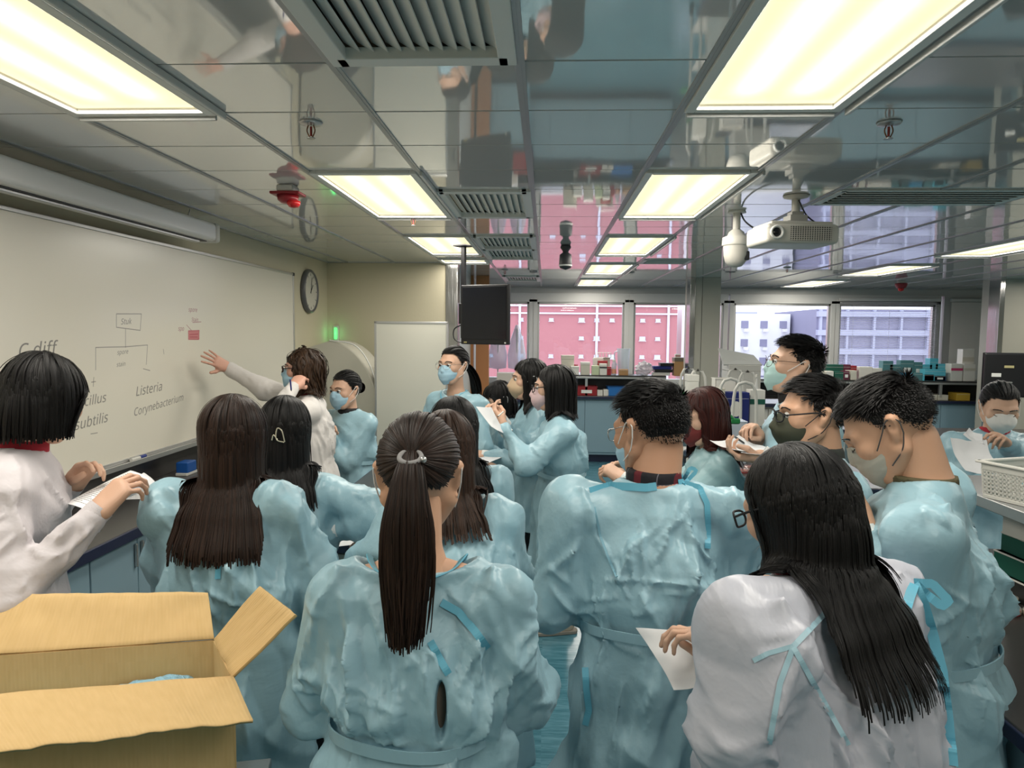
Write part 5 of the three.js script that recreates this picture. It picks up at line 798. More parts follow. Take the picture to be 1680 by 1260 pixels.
const eyeGeo = (s) => { const w = new THREE.SphereGeometry(0.0125, 14, 10).translate(s * 0.0325, 0.005, 0.0805); return w; };
const irisGeo = (s) => new THREE.SphereGeometry(0.0064, 12, 8).scale(1, 1, 0.5).translate(s * 0.0325, 0.0045, 0.0912);
const lidGeo = (s) => tube([[s * 0.019, 0.004, 0.0925], [s * 0.026, 0.0095, 0.0945], [s * 0.036, 0.0098, 0.0925], [s * 0.047, 0.004, 0.0845]], 0.0016, 10, 5);
const shutGeo = (s) => tube([[s * 0.019, -0.001, 0.0925], [s * 0.027, -0.005, 0.0942], [s * 0.037, -0.005, 0.0922], [s * 0.048, -0.001, 0.0838]], 0.0016, 10, 5);
const browGeo = (s) => tube([[s * 0.014, 0.0255, 0.0965], [s * 0.028, 0.031, 0.0955], [s * 0.042, 0.030, 0.0885], [s * 0.053, 0.024, 0.078]], 0.0024, 10, 5).scale(1, 1, 1);
const EYES = [-1, 1].map((s) => ({ eye: eyeGeo(s), iris: irisGeo(s), lid: lidGeo(s), shut: shutGeo(s), brow: browGeo(s) }));

function shoeGeo() {
  const s = new THREE.Shape(); s.moveTo(-0.03, -0.1); s.bezierCurveTo(-0.035, -0.13, 0.035, -0.13, 0.03, -0.1); s.bezierCurveTo(0.036, 0, 0.052, 0.06, 0.04, 0.11); s.bezierCurveTo(0.03, 0.15, -0.03, 0.15, -0.038, 0.11); s.bezierCurveTo(-0.048, 0.06, -0.036, 0, -0.03, -0.1);
  const up = meshField([ellipsoid(V(0, 0.03, 0.06), [0.042, 0.035, 0.08], 0.02), ellipsoid(V(0, 0.045, -0.05), [0.036, 0.05, 0.06], 0.03), ellipsoid(V(0, 0.105, -0.045), [0.03, 0.03, 0.035], 0.01, 'sub'), { k: 0.004, op: 'sub', lo: [-1, -1, -1], hi: [1, 0.005, 1], d: (x, y) => y - 0.006 }], 0.0115);
  const so = new THREE.ExtrudeGeometry(s, { depth: 0.014, bevelEnabled: true, bevelSize: 0.004, bevelThickness: 0.003, bevelSegments: 1, curveSegments: 8 }); so.rotateX(-Math.PI / 2); so.rotateY(Math.PI); so.translate(0, 0.004, 0.0);
  return [up, so];
}
const [SHOE, SOLE] = shoeGeo();
function legGeo(x, hip, toe, r0) { const pts = []; for (let i = 0; i <= 8; i++) { const t = i / 8; pts.push([mixf(r0, 0.045, t) * (1 + 0.06 * Math.sin(t * 9)), mixf(hip, 0.07, t)]); } return lathe(pts.map(([r, y]) => [r, y]).concat([[0.0, 0.07]]), 14).translate(x, 0, toe); }
// ---------- one person from a description ----------
function bend(S, T, up, lo, pole) {                         // elbow of a two-bone arm from shoulder S to wrist T
  const d = T.clone().sub(S), L = Math.min(d.length(), (up + lo) * 0.995); d.normalize(); const W = S.clone().addScaledVector(d, L), a = (up * up - lo * lo + L * L) / (2 * L), h = Math.sqrt(Math.max(0, up * up - a * a)), p = pole.clone().addScaledVector(d, -pole.dot(d)).normalize();
  return [S.clone().addScaledVector(d, a).addScaledVector(p, h), W];
}
let personNo = 0;
function person(o) {
  reseed(400 + 37 * ++personNo);
  const turn = Math.PI - o.face * D2R, g = thing('person', o.label, 'person'); g.rotation.y = turn;
  const pitch = (o.pitch ?? 0) * D2R, lean = o.lean ?? 0.02, hw = at(...o.head), sz = o.size ?? 1;
  const h0 = V(0, o.neck ?? 0.15, 0.028).applyAxisAngle(V(1, 0, 0), pitch * 0.55).multiplyScalar(sz), N = hw.y - h0.y, s = N / 1.36;
  const shift = V(o.sway ?? 0, 0, lean).add(h0), headL = V(o.sway ?? 0, N, lean).add(h0);
  const wp = V(shift.x, 0, shift.z).applyAxisAngle(V(0, 1, 0), turn); g.position.set(hw.x - wp.x, 0, hw.z - wp.z); g.updateMatrixWorld(true);
  const inv = g.matrixWorld.clone().invert(), toLocal = (q) => (Array.isArray(q) ? (q.length === 3 ? at(...q) : V(q[0], q[1], q[2])) : q).clone().applyMatrix4(inv);
  const MH = new THREE.Matrix4().makeRotationFromEuler(new THREE.Euler(pitch, (o.yaw ?? 0) * D2R, (o.roll ?? 0) * D2R, 'YXZ')).scale(V(sz, sz, sz)).setPosition(headL);
  const put = (geo) => geo.clone().applyMatrix4(MH), skin = o.skin ?? SKIN.b, f = o.fat ?? 1, sw = (o.m ? 0.182 : 0.162) * (o.wide ?? 1) * Math.sqrt(s);
  const cz = (y) => lean * smooth(0.85 * s, N, y), cxs = (y) => (o.sway ?? 0) * smooth(0.85 * s, N, y), hem = o.hem ?? 0.48, lab = o.coat;
  // arms
  const arms = ['L', 'R'].map((side) => {
    const sg = side === 'L' ? 1 : -1, a = (o.arms ?? {})[side] ?? {}, S = V(sg * sw + cxs(1.29 * s), N - 0.075, cz(1.29 * s) - 0.01);
    const T = a.w ? toLocal(a.w) : V(sg * (a.x ?? 0.1), a.y ?? 1.02 * s, (a.z ?? 0.3) + lean), pole = a.pole ? V(...a.pole) : V(sg * 0.42, -1, -0.4);
    const [E, W] = bend(S, T, 0.285 * s * (a.long ?? 1), 0.255 * s * (a.long ?? 1), pole), turnIn = (v) => v.applyAxisAngle(V(0, 1, 0), -turn), dir = a.wdir ? turnIn(V(...a.wdir)).normalize() : a.dir ? V(...a.dir).normalize() : W.clone().sub(E).normalize();
    return { sg, S, E, W, dir, palm: a.wpalm ? turnIn(V(...a.wpalm)) : V(...(a.palm ?? [-sg * 0.35, -1, 0])), pose: a.hand ?? 'hold', none: a.none };
  });
  // clothes
  const puff = lab ? 0.068 : 0.074, waist = 1.0 * s, rows = [[hem, 0, 0, 0.225 * f, 0.185 * f], [mixf(hem, 0.9 * s, 0.5), 0, 0, 0.218 * f, 0.175 * f], [0.88 * s, 0, cz(0.88 * s), 0.2 * f, 0.155 * f], [waist, 0, cz(waist), (lab ? 0.185 : 0.172) * f, 0.135 * f], [1.08 * s, cxs(1.08 * s), cz(1.08 * s), (lab ? 0.19 : 0.198) * f, 0.15 * f], [1.2 * s, cxs(1.2 * s), cz(1.2 * s), 0.19 * f, 0.135 * f], [1.29 * s, cxs(1.29 * s), cz(1.29 * s), 0.165 * f, 0.105], [1.345 * s, cxs(1.345 * s), cz(1.345 * s) - 0.004, 0.1, 0.078], [N + 0.018, cxs(N), lean + 0.002, 0.066, 0.066]];
  const prims = [loft(rows, 0.04)];
  for (const a of arms) {
    const nb = V(a.sg * 0.05 + cxs(N), N - 0.035, lean - 0.005);
    prims.push(capsule(nb, a.S, 0.05, 0.066 * f, 0.05), capsule(a.S, a.E, puff * f, puff * 0.97 * f, 0.035), capsule(a.E, a.W, puff * 0.95, 0.041, 0.02));
    if (!lab) { const m = a.E.clone().lerp(a.W, 0.35); prims.push(ellipsoid(m.add(V(0, -0.022, 0)), [0.07, 0.055, 0.07], 0.04)); }
  }
  const field = (x, y, z) => { let d = 9; for (const p of prims) { const e = p.d(x, y, z); if (e < d) d = e; } return d; };
  const cuts = (o.cuts ?? []).map((c) => ({ ...c(N, s, lean), op: 'sub' })), neckC = V(cxs(N), N + 0.05, lean + 0.012), nr = o.neckHole ?? 0.074;
  cuts.push(ellipsoid(neckC, [o.neckX ?? nr, 0.065 + (o.neckDeep ?? 0), nr], 0.008, 'sub'));
  const cell = o.cell ?? 0.012, cloth = meshField([...prims, ...cuts], cell, 0.04);
  { // folds: sharp ridges along tension lines, long drapes, crumples
    const C = [], amp = (o.fold ?? 1) * (lab ? 0.7 : 1), FS = 0.004;
    const settle = (p) => { for (let k = 0; k < 4; k++) { const e = field(p.x, p.y, p.z); const gx = field(p.x + FS, p.y, p.z) - e, gy = field(p.x, p.y + FS, p.z) - e, gz = field(p.x, p.y, p.z + FS) - e, l = Math.hypot(gx, gy, gz) || 1; p.x -= e * gx / l; p.y -= e * gy / l; p.z -= e * gz / l; } return p; };
    const add = (fn, A, w) => { const pts = []; for (let k = 0; k <= 6; k++) pts.push(settle(fn(k / 6))); const c = pts[3]; C.push({ pts, A, w, c, R: Math.max(...pts.map((p) => p.distanceTo(c))) + 4 * w }); };
    const around = (y, ang) => { const [cx, z0, a, b] = prims[0].get(y); return V(cx + Math.sin(ang) * a, y, z0 - Math.cos(ang) * b); };
    const run = (y0, a0, y1, a1, A, w) => { const wob = rr(-0.12, 0.12); add((t) => around(mixf(y0, y1, t), mixf(a0, a1, t) + wob * Math.sin(3.1 * t)), A, w); };
    for (let i = 0; i < 22; i++) { const a0 = rr(-1.25, 1.25), y0 = rr(1.14, 1.32) * s; run(y0, a0, y0 - rr(0.12, 0.36), a0 * rr(0.3, 1.1) + rr(-0.25, 0.25), rr(0.006, 0.016), rr(0.008, 0.022)); }
    for (let i = 0; i < 10; i++) { const a0 = Math.PI + rr(-1.2, 1.2), y0 = rr(1.12, 1.27) * s; run(y0, a0, y0 - rr(0.1, 0.3), a0 + rr(-0.4, 0.4), rr(0.005, 0.013), rr(0.008, 0.02)); }
    for (let i = 0; i < 20; i++) { const a0 = rr(0, 6.28), y0 = waist + rr(-0.02, 0.07); run(y0, a0, y0 - rr(0.1, 0.22) * (rnd() < 0.5 ? 1 : -0.6), a0 + rr(-0.25, 0.25), rr(0.006, 0.014), rr(0.008, 0.018)); }
    for (let i = 0; i < 14; i++) { const a0 = rr(0, 6.28), y0 = rr(0.75, 0.95) * s; run(y0, a0, Math.max(hem - 0.05, y0 - rr(0.25, 0.5)), a0 + rr(-0.25, 0.25), rr(0.008, 0.018), rr(0.012, 0.028)); }
    for (let i = 0; i < 12; i++) { const y0 = rr(1.0, 1.24) * s, a0 = rr(-1.5, 1.5); run(y0, a0, y0 + rr(-0.12, 0.12), a0 + rr(0.3, 1.0) * (rnd() < 0.5 ? -1 : 1), rr(0.004, 0.01), rr(0.006, 0.014)); }
    for (const a of arms) {
      const ring = (p, q, t, ang, r) => { const ax = q.clone().sub(p).normalize(), u = V(0.3, 0.2, 1).cross(ax).normalize(), w = ax.clone().cross(u); return p.clone().lerp(q, t).addScaledVector(u, Math.cos(ang) * r).addScaledVector(w, Math.sin(ang) * r); };
      const twist = (p, q, n, A0, A1, w0, w1) => { for (let i = 0; i < n; i++) { const t0 = rr(0.02, 0.98), t1 = clamp(t0 + rr(-0.45, 0.45), 0, 1), a0 = rr(0, 6.28), da = rr(0.3, 1.4) * (rnd() < 0.5 ? -1 : 1); add((t) => ring(p, q, mixf(t0, t1, t), a0 + da * t, puff), rr(A0, A1), rr(w0, w1)); } };
      twist(a.S, a.E, 15, 0.005, 0.014, 0.007, 0.017); twist(a.E, a.W, 15, 0.004, 0.012, 0.006, 0.014);
      for (let i = 0; i < 6; i++) { const sp = a.S.clone().add(V(0, 0.06, -0.03)), tg = around(rr(0.98, 1.2) * s, a.sg * rr(0.2, 1.3) + (rnd() < 0.25 ? Math.PI : 0)); add((t) => sp.clone().lerp(tg, t), rr(0.007, 0.016), rr(0.01, 0.022)); }
    }
    for (const [A, w, ...list] of o.ridges ?? []) {         // main folds, traced where they run on the cloth
      const eye = camera.position.clone().applyMatrix4(inv), pts = list.map(([px, py]) => { const d = at(px, py, 1).applyMatrix4(inv).sub(eye).normalize(), p = eye.clone(); for (let k = 0; k < 90; k++) { const e = field(p.x, p.y, p.z); if (e < 0.001) break; p.addScaledVector(d, Math.max(e * 0.8, 0.001)); } return p; }).filter((p) => field(p.x, p.y, p.z) < 0.02);
      if (pts.length > 1) { const c = new THREE.CatmullRomCurve3(pts); add((t) => c.getPoint(t), A, w); }
    }
    const waves = Array.from({ length: 8 }, (_, i) => { const th = rr(0, 6.28), el = i < 6 ? rr(-0.35, 0.35) : rr(0.6, 1.3), L = rr(0.09, 0.26); return [Math.cos(th) * Math.cos(el), Math.sin(el), Math.sin(th) * Math.cos(el), 1 / L, rr(0, 9), L * 0.125]; });
    const p = cloth.attributes.position, n = cloth.attributes.normal, q = personNo * 3.7, nl = lab ? 0.5 : 1;
    // a net of sharp ridges with slack cloth between them: distance to the nearest of scattered points, drawn out along the drape
    const cellPt = (i, j, k) => { let v = (i * 374761393 + j * 668265263 + k * 1274126177 + personNo * 9176) | 0; v = Math.imul(v ^ (v >>> 13), 1274126177); v ^= v >>> 16; return v >>> 0; };
    const net = (x, y, z) => { const X = Math.floor(x), Y = Math.floor(y), Z = Math.floor(z); let f1 = 9, f2 = 9; for (let i = -1; i <= 1; i++) for (let j = -1; j <= 1; j++) for (let k = -1; k <= 1; k++) { const v = cellPt(X + i, Y + j, Z + k), dx = X + i + (v & 1023) / 1023 - x, dy = Y + j + ((v >>> 10) & 1023) / 1023 - y, dz = Z + k + ((v >>> 20) & 1023) / 1023 - z, d = dx * dx + dy * dy + dz * dz; if (d < f1) { f2 = f1; f1 = d; } else if (d < f2) f2 = d; } f1 = Math.sqrt(f1); f2 = Math.sqrt(f2); return 0.6 * f1 - 0.5 * (f2 - f1); };
    for (let i = 0; i < p.count; i++) {
      const x = p.getX(i), y = p.getY(i), z = p.getZ(i); let h = 0;
      for (const c of C) {
        const ex = x - c.c.x, ey = y - c.c.y, ez = z - c.c.z; if (ex * ex + ey * ey + ez * ez > c.R * c.R) continue;
        let best = 1e9, bt = 0; for (let k = 0; k < 6; k++) { const u = c.pts[k], v = c.pts[k + 1], dx = v.x - u.x, dy = v.y - u.y, dz = v.z - u.z, px = x - u.x, py = y - u.y, pz = z - u.z, t = clamp((px * dx + py * dy + pz * dz) / (dx * dx + dy * dy + dz * dz + 1e-9), 0, 1), qx = px - t * dx, qy = py - t * dy, qz = pz - t * dz, r2 = qx * qx + qy * qy + qz * qz; if (r2 < best) { best = r2; bt = (k + t) / 6; } }
        const r = Math.sqrt(best), w = c.w; if (r > 4 * w) continue; h += c.A * (1.25 * Math.exp(-r / w) - 0.6 * Math.exp(-((r / (2.1 * w)) ** 2))) * Math.sin(Math.PI * clamp(0.1 + 0.9 * bt, 0, 1)) ** 0.7;
      }
      for (const w of waves) { const a = (x * w[0] + y * w[1] + z * w[2]) * w[3] + w[4] + 0.35 * noise(x * 1.7 + w[4], y * 1.4, z * 1.7), tr = Math.abs((a - Math.floor(a)) * 2 - 1), mk = smooth(0.0, 0.3, noise(x * 2.4 + w[4] * 2, y * 1.9 + q, z * 2.4 - w[4]) + 0.05); h += nl * w[5] * mk * (Math.max(tr, 0.25) - 0.5); }
      const low = smooth(waist, hem, y); h += nl * low * 0.02 * Math.sin(Math.atan2(x, z) * 7 + q + 2 * noise(x * 3, y * 2, z * 3 + q)) ;
      const wx = 0.05 * noise(x * 4 + q, y * 4, z * 4), wy = 0.07 * noise(x * 4, y * 4 + q, z * 4 + 9), slant = 0.5 * x * (y > waist ? 1 : 0); h += nl * (0.004 * net((x + wx + slant * 0.4) * 9, (y + wy) * 4.2, (z + wx) * 9) + 0.003 * net((x + wy) * 19, (y + wx + slant) * 11, (z + wy) * 19) - 0.008);
      h = Math.max(h * amp, -0.014); for (const c of o.cuts ? cuts : []) h *= smooth(0.004, 0.03, c.d(x, y, z)); const near = Math.hypot(x - neckC.x, y - (N - 0.01), z - neckC.z); h *= smooth(0.07, 0.13, near);
      p.setXYZ(i, x + n.getX(i) * h, y + n.getY(i) * h, z + n.getZ(i) * h);
    }
    cloth.computeVertexNormals(); clothUV(cloth);
  }
  const gown = part(lab ? 'lab_coat' : 'isolation_gown', cloth, o.cloth ?? G.blue, g);
  if (o.under) { // shirt or collar seen at the neck or through the back opening
    const u = o.under, rws = u.low ? [[0.86 * s, 0, cz(0.86 * s), 0.15, 0.112], [1.1 * s, 0, cz(1.1 * s), 0.15, 0.112], [1.2 * s, 0, cz(1.2 * s), 0.13, 0.09]] : [[0.9 * s, 0, cz(0.9 * s), 0.15, 0.105], [1.2 * s, cxs(1.2 * s), cz(1.2 * s), 0.145, 0.105], [1.29 * s, cxs(1.29 * s), cz(1.29 * s), 0.12, 0.075], [N - 0.03, cxs(N), lean - 0.004, 0.078, 0.07], [N - 0.005, cxs(N), lean, 0.072, 0.072], [N + (u.up ?? 0.03), cxs(N), lean + 0.008, 0.064 * (u.neck ?? 1), 0.067 * (u.neck ?? 1)]];
    part(u.name ?? 'shirt', clothUV(meshField([loft(rws, 0.02)], 0.012), 1), u.mat, g, u.label);
  }
  // skin: head, neck, shoulders, hands in one mesh
  const sk = [put(o.head[2] > 2.5 ? (o.hair?.type === 'long' ? headFarNoEar : headFar) : o.hair?.type === 'long' ? headNoEar : headGeo)], neckTop = V(0, -0.05, -0.022).applyMatrix4(MH), nk = (o.m ? 0.058 : 0.049) * sz;
  sk.push(meshField([capsule(neckTop, V(cxs(N), N - 0.02, lean - 0.008), nk, nk * 1.08, 0.02), loft([[1.2 * s, cxs(1.2 * s), cz(1.2 * s), o.bare ? 0.15 : 0.11, o.bare ? 0.108 : 0.07], [1.29 * s, cxs(1.29 * s), cz(1.29 * s), o.bare ? 0.135 : 0.09, o.bare ? 0.085 : 0.055], [N - 0.03, cxs(N), lean - 0.01, o.bare ? 0.09 : 0.06, o.bare ? 0.062 : 0.05], [N, cxs(N), lean - 0.008, 0.05, 0.048]], 0.035)], 0.009));
  if (o.bare) sk.push(meshField(arms.map((a) => capsule(V(a.sg * 0.03 + cxs(N), N - 0.035, lean - 0.01), a.S.clone().lerp(V(cxs(N), N - 0.06, lean), 0.15), 0.045, 0.05, 0.03)), 0.009));
  const cuffs = [];
  for (const a of arms) {
    if (a.none) continue;
    const m = basis(a.W.clone().addScaledVector(a.dir, 0.02), a.dir, a.palm.clone().negate()); sk.push((o.head[2] > 2.5 || o.eyes === 'none' && o.head[2] > 2.05 ? (a.sg > 0 ? LEFT_FAR : FAR_HANDS) : a.sg > 0 ? LEFT_HANDS : HANDS)[a.pose].clone().applyMatrix4(m.clone().scale(V(sz, sz, sz).multiplyScalar(o.m ? 1.06 : 0.97))));
    const cm = basis(a.W.clone(), a.W.clone().sub(a.E), V(0, 1, 0.01)), cg = lathe([[0.036, -0.03], [0.035, 0.0], [0.031, 0.03], [0.034, 0.034], [0.034, 0.0]], 16).rotateX(Math.PI / 2).applyMatrix4(cm); cuffs.push(cg);
    a.M = m;
  }
  part('body', merge(sk), skin, g);
  if (!lab) for (const c of cuffs) part('cuff', c, G.cuff, g); else for (const c of cuffs) part('cuff', c, o.cloth, g);
  // face
  for (const e of EYES) { if (o.eyes === 'none') break; if (o.eyes === 'shut') part('eyelid', put(e.shut), G.iris, g); else { const w = part('eye', put(e.eye), G.eyeWhite, g); part('iris', put(e.iris), G.iris, w); part('eyelid', put(e.lid), G.iris, g); } part('eyebrow', put(e.brow), G.iris, g); }
  if (o.hair) part('hair', hairGeo({ ...o.hair, end: o.hair.end === undefined ? undefined : headL.y + o.hair.end }, MH, field), o.hair.mat, g);
  if (o.mask) { const mk = part('face_mask', put(MASKS[o.mask.kind]), o.mask.mat, g, o.mask.label); for (const l of LOOPS) part('ear_loop', put(l), o.mask.loop ?? G.band, mk); }
  if (o.glasses) part('glasses', put(GLASSES[o.glasses.kind]), o.glasses.mat, g, o.glasses.label);
  // ties
  if (!lab && o.belt !== false) { const pts = [], ups = []; for (let i = 0; i <= 24; i++) { const a = (i / 24) * 2 * Math.PI, [cx, z0, A, B] = prims[0].get(waist); pts.push(V(cx + Math.sin(a) * (A + 0.006), waist + 0.006 * Math.sin(a * 3), z0 + Math.cos(a) * (B + 0.006))); ups.push(V(0, 1, 0)); } part('waist_tie', ribbon(pts, ups, 0.024, 0.0015, 48), o.tieMat ?? o.cloth ?? G.blue, g); }
  const skinPt = (x, y, back) => { let lo = 0, hi = 0.4; for (let i = 0; i < 22; i++) { const m = (lo + hi) / 2; if (field(x, y, cz(y) + back * m) < 0) lo = m; else hi = m; } return cz(y) + back * (lo + 0.012); };
  const tieAlong = (list, back, w = 0.014, off = 0) => { const pts = list.map(([x, y, dz]) => V(x, y, skinPt(x, y, back) + back * (off + (dz ?? 0)))); part('tie', ribbon(pts, pts.map(() => V(1, 0.2, 0)), w, 0.001, 26), G.tie, g); };
  for (const t of o.ties ?? []) tieAlong(t.p.map(([x, y, dz]) => [x, N + y, dz]), t.back ?? -1, t.w, t.off);
  if (o.binding) { const pts = [], ups = []; for (let i = 0; i <= 28; i++) { const a = (i / 28) * 2 * Math.PI, r = nr * 0.98; const x = neckC.x + Math.sin(a) * r, z = neckC.z + Math.cos(a) * r; let y = N + 0.1; for (let k = 0; k < 60 && field(x, y, z) > 0.002; k++) y -= 0.004; pts.push(V(x, Math.max(y, N - 0.1) + 0.001, z)); ups.push(V(Math.sin(a), 0.8, Math.cos(a))); } part('neck_binding', ribbon(pts, ups, 0.016, 0.0014, 60), o.binding === true ? G.tie : o.binding, g); }
  // legs and shoes
  if (o.legs !== false) {
    const tm = o.pants ?? G.blackCloth, lx = 0.085; part('trousers', merge([legGeo(-lx, 0.86 * s, 0, 0.085), legGeo(lx, 0.86 * s, 0, 0.085)]), tm, g);
    for (const sg of [-1, 1]) { const fy = (o.feet ?? 0) * D2R + sg * 0.15, u = part('shoe', SHOE.clone().rotateY(fy).translate(sg * lx, 0, 0.03), o.shoes ?? G.blackCloth, g); part('sole', SOLE.clone().rotateY(fy).translate(sg * lx, 0, 0.03), G.sole, u); }
  }
  g.updateMatrixWorld(true);
  const caster = new THREE.Raycaster();
  const drape = (list, w = 0.014, mat = G.tie, lift = 0.004, name = 'tie') => {   // a tape lying on the gown through the points named
    const pts = [], ups = []; let last = null;
    const dense = []; list.forEach((q, i) => { if (!i) { dense.push(q); return; } const r = list[i - 1], n = Math.max(1, Math.round(Math.hypot(q[0] - r[0], q[1] - r[1]) / 9)); for (let k = 1; k <= n; k++) dense.push([mixf(r[0], q[0], k / n), mixf(r[1], q[1], k / n), mixf(r[2] ?? 0, q[2] ?? 0, k / n)]); });
    for (const [px, py, free] of dense) { const dir = at(px, py, 1).sub(camera.position).normalize(); caster.set(camera.position, dir); const hit = caster.intersectObject(gown, false)[0]; const d = hit ? hit.distance - lift - (free ?? 0) : last; if (d == null) continue; last = d; pts.push(camera.position.clone().addScaledVector(dir, d).applyMatrix4(inv)); }
    if (pts.length < 2) return; const view = camera.position.clone().applyMatrix4(inv);
    pts.forEach((p, i) => { const t = pts[Math.min(i + 1, pts.length - 1)].clone().sub(pts[Math.max(i - 1, 0)]); ups.push(t.cross(view.clone().sub(p)).normalize()); });
    part(name, ribbon(pts, ups, w, 0.0009, dense.length * 2), mat, g);
  };
  return { g, drape, N, s, arms, MH, field, gown, headL, skinPt, inv };
}
// ---------- the people ----------
const mm = (r, g, b) => std(lin(r, g, b), 0.75);
const MASK = { blue: mm(0.36, 0.56, 0.68), white: mm(0.66, 0.65, 0.62), beige: mm(0.55, 0.40, 0.26), pink: mm(0.62, 0.45, 0.46), mint: mm(0.42, 0.62, 0.60), olive: mm(0.045, 0.048, 0.028), grey: mm(0.42, 0.40, 0.34), maroon: mm(0.17, 0.022, 0.02) };
const P1 = person({ ridges: [[0.02, 0.014, [18, 750], [30, 790], [28, 830]], [0.018, 0.012, [60, 762], [90, 800], [118, 840]], [0.02, 0.014, [120, 850], [100, 880], [88, 885]], [0.016, 0.012, [150, 868], [138, 880], [128, 892]], [0.018, 0.018, [10, 800], [40, 880], [80, 925]], [0.014, 0.014, [30, 740], [66, 728]]], label: 'woman in white lab coat with black bob reading papers at left bench', head: [74, 652, 1.9], face: 62, yaw: 48, pitch: 26, neck: 0.16, lean: 0.05, coat: true, cloth: G.coat, hem: 0.5, cell: 0.009, fold: 1.9, hair: { type: 'long', mat: HAIR.black, n: 1500, end: -0.09, jit: 0.012, inward: 0.4, vol: 1.3, fly: 0.3, fwd: 0.4, bangs: 80 }, skin: SKIN.b, eyes: 'none', under: { name: 'turtleneck', mat: G.red, up: 0.06, label: 'dark red turtleneck' }, neckHole: 0.085,
  arms: { L: { w: [110, 806, 2.05], hand: 'hold' }, R: { w: [150, 850, 1.75], hand: 'hold' } } });
const P2 = person({ ridges: [[0.014, 0.012, [256, 818], [296, 850], [334, 842]], [0.016, 0.014, [240, 850], [250, 920], [246, 968]], [0.014, 0.012, [300, 842], [311, 900], [306, 960]], [0.016, 0.014, [400, 895], [420, 950], [410, 1008]], [0.014, 0.012, [470, 830], [498, 900], [512, 960]], [0.014, 0.012, [330, 962], [400, 992], [468, 962]], [0.012, 0.012, [420, 1060], [400, 1150], [410, 1240]]], label: 'woman in blue gown with long straight brown hair seen from behind', head: [384, 715, 2.0], face: -6, pitch: 6, cell: 0.0085, fold: 1.5, hair: { type: 'long', mat: HAIR.brown, n: 1450, end: -0.285, jit: 0.03, vol: 1.0, fly: 0.35, back: 0.3 }, eyes: 'none', hem: 0.4, arms: { L: { x: 0.12, z: 0.3 }, R: { x: 0.16, z: 0.26 } }, belt: false, binding: true, fat: 1.05 });
const P3 = person({ label: 'woman in blue gown with a hair clip beside the long-haired woman', head: [468, 705, 2.45], face: -12, pitch: 8, hair: { type: 'long', mat: HAIR.black, n: 850, r: 0.0064, end: -0.22, jit: 0.03, vol: 0.9, fly: 0.4, back: 0.3 }, eyes: 'none', arms: { L: { x: 0.15, z: 0.28 }, R: { w: [545, 872, 2.4], hand: 'hold' } } });
const P4 = person({ label: 'lecturer in white lab coat pointing at the whiteboard', head: [497, 607, 3.95], face: -105, pitch: -2, coat: true, cloth: G.coatW, hem: 0.5, fold: 1.7, skin: SKIN.pink, hair: { type: 'long', mat: HAIR.lecturer, n: 560, r: 0.007, end: -0.12, jit: 0.03, vol: 1.7, curl: 0.35, back: 0.6, fwd: -0.8, part: 0.2 }, mask: { kind: 'pleat', mat: MASK.blue, label: 'light blue surgical mask' }, glasses: { kind: 'thick', mat: mm(0.03, 0.012, 0.01) }, under: { name: 'shirt', mat: G.red, up: 0.02, label: 'dark red shirt' }, neckHole: 0.09,
  arms: { R: { w: [360, 598, 4.22], hand: 'open', long: 1.12, wdir: [-0.35, 0.45, 0.75], wpalm: [-1, 0, -0.25] }, L: { w: [478, 640, 3.75], hand: 'write', pole: [0.5, -1, 0] } } });
const P5 = person({ label: 'woman in blue gown standing behind the lecturer with arms folded', head: [566, 640, 4.5], face: -150, yaw: 0, pitch: 5, hair: { type: 'bun', mat: HAIR.black, n: 600, tie: [0, -0.3, -1], line: -0.1 }, mask: { kind: 'pleat', mat: MASK.blue }, cell: 0.014, under: { name: 'collar', mat: G.blackCloth, up: 0.03 }, arms: { L: { x: -0.02, y: 1.0, z: 0.24 }, R: { x: -0.06, y: 1.05, z: 0.22 } } });
const P6 = person({ label: 'woman in blue gown with round glasses and ponytail beside the movable board', head: [743, 600, 4.45], neck: 0.17, face: -150, yaw: 0, pitch: 0, hair: { type: 'tail', mat: HAIR.black, n: 600, tie: [0.1, -0.25, -1], end: -0.22, tail: 160, dir: [0.4, -0.3, -0.8], line: -0.1 }, mask: { kind: 'pleat', mat: MASK.blue, label: 'blue surgical mask' }, glasses: { kind: 'round', mat: G.metal }, cell: 0.013, neckDeep: 0.03, neckHole: 0.085, binding: true, arms: { L: { x: 0.1, y: 0.98, z: 0.25 }, R: { x: 0.12, y: 0.98, z: 0.24 } } });
const P7 = person({ label: 'woman in blue gown with black bob bending to write notes', head: [818, 655, 4.75], face: -115, pitch: 25, lean: 0.1, hair: { type: 'long', mat: HAIR.black, n: 380, r: 0.0078, end: -0.15, jit: 0.012, inward: 0.8, vol: 1, fly: 0.3, fwd: 0.1, bangs: 60 }, mask: { kind: 'pleat', mat: MASK.blue }, eyes: 'shut', cell: 0.014, arms: { L: { w: [798, 735, 4.5], hand: 'write' }, R: { w: [800, 755, 4.8] } }, pants: G.jeans });
const P8 = person({ label: 'woman in blue gown with beige mask, between the bob-haired note taker and the pink-masked woman', head: [868, 622, 4.4], size: 1.06, face: -100, pitch: 4, hair: { type: 'long', mat: HAIR.black, n: 460, r: 0.0075, end: -0.19, jit: 0.03, vol: 1.1, fly: 0.5, back: 0.2, bangs: 50 }, mask: { kind: 'kf', mat: MASK.beige, label: 'beige mask' }, cell: 0.013, feet: 0, shoes: G.shoeBeige, arms: { L: { w: [800, 748, 4.2], hand: 'write' }, R: { w: [815, 760, 4.4] } } });
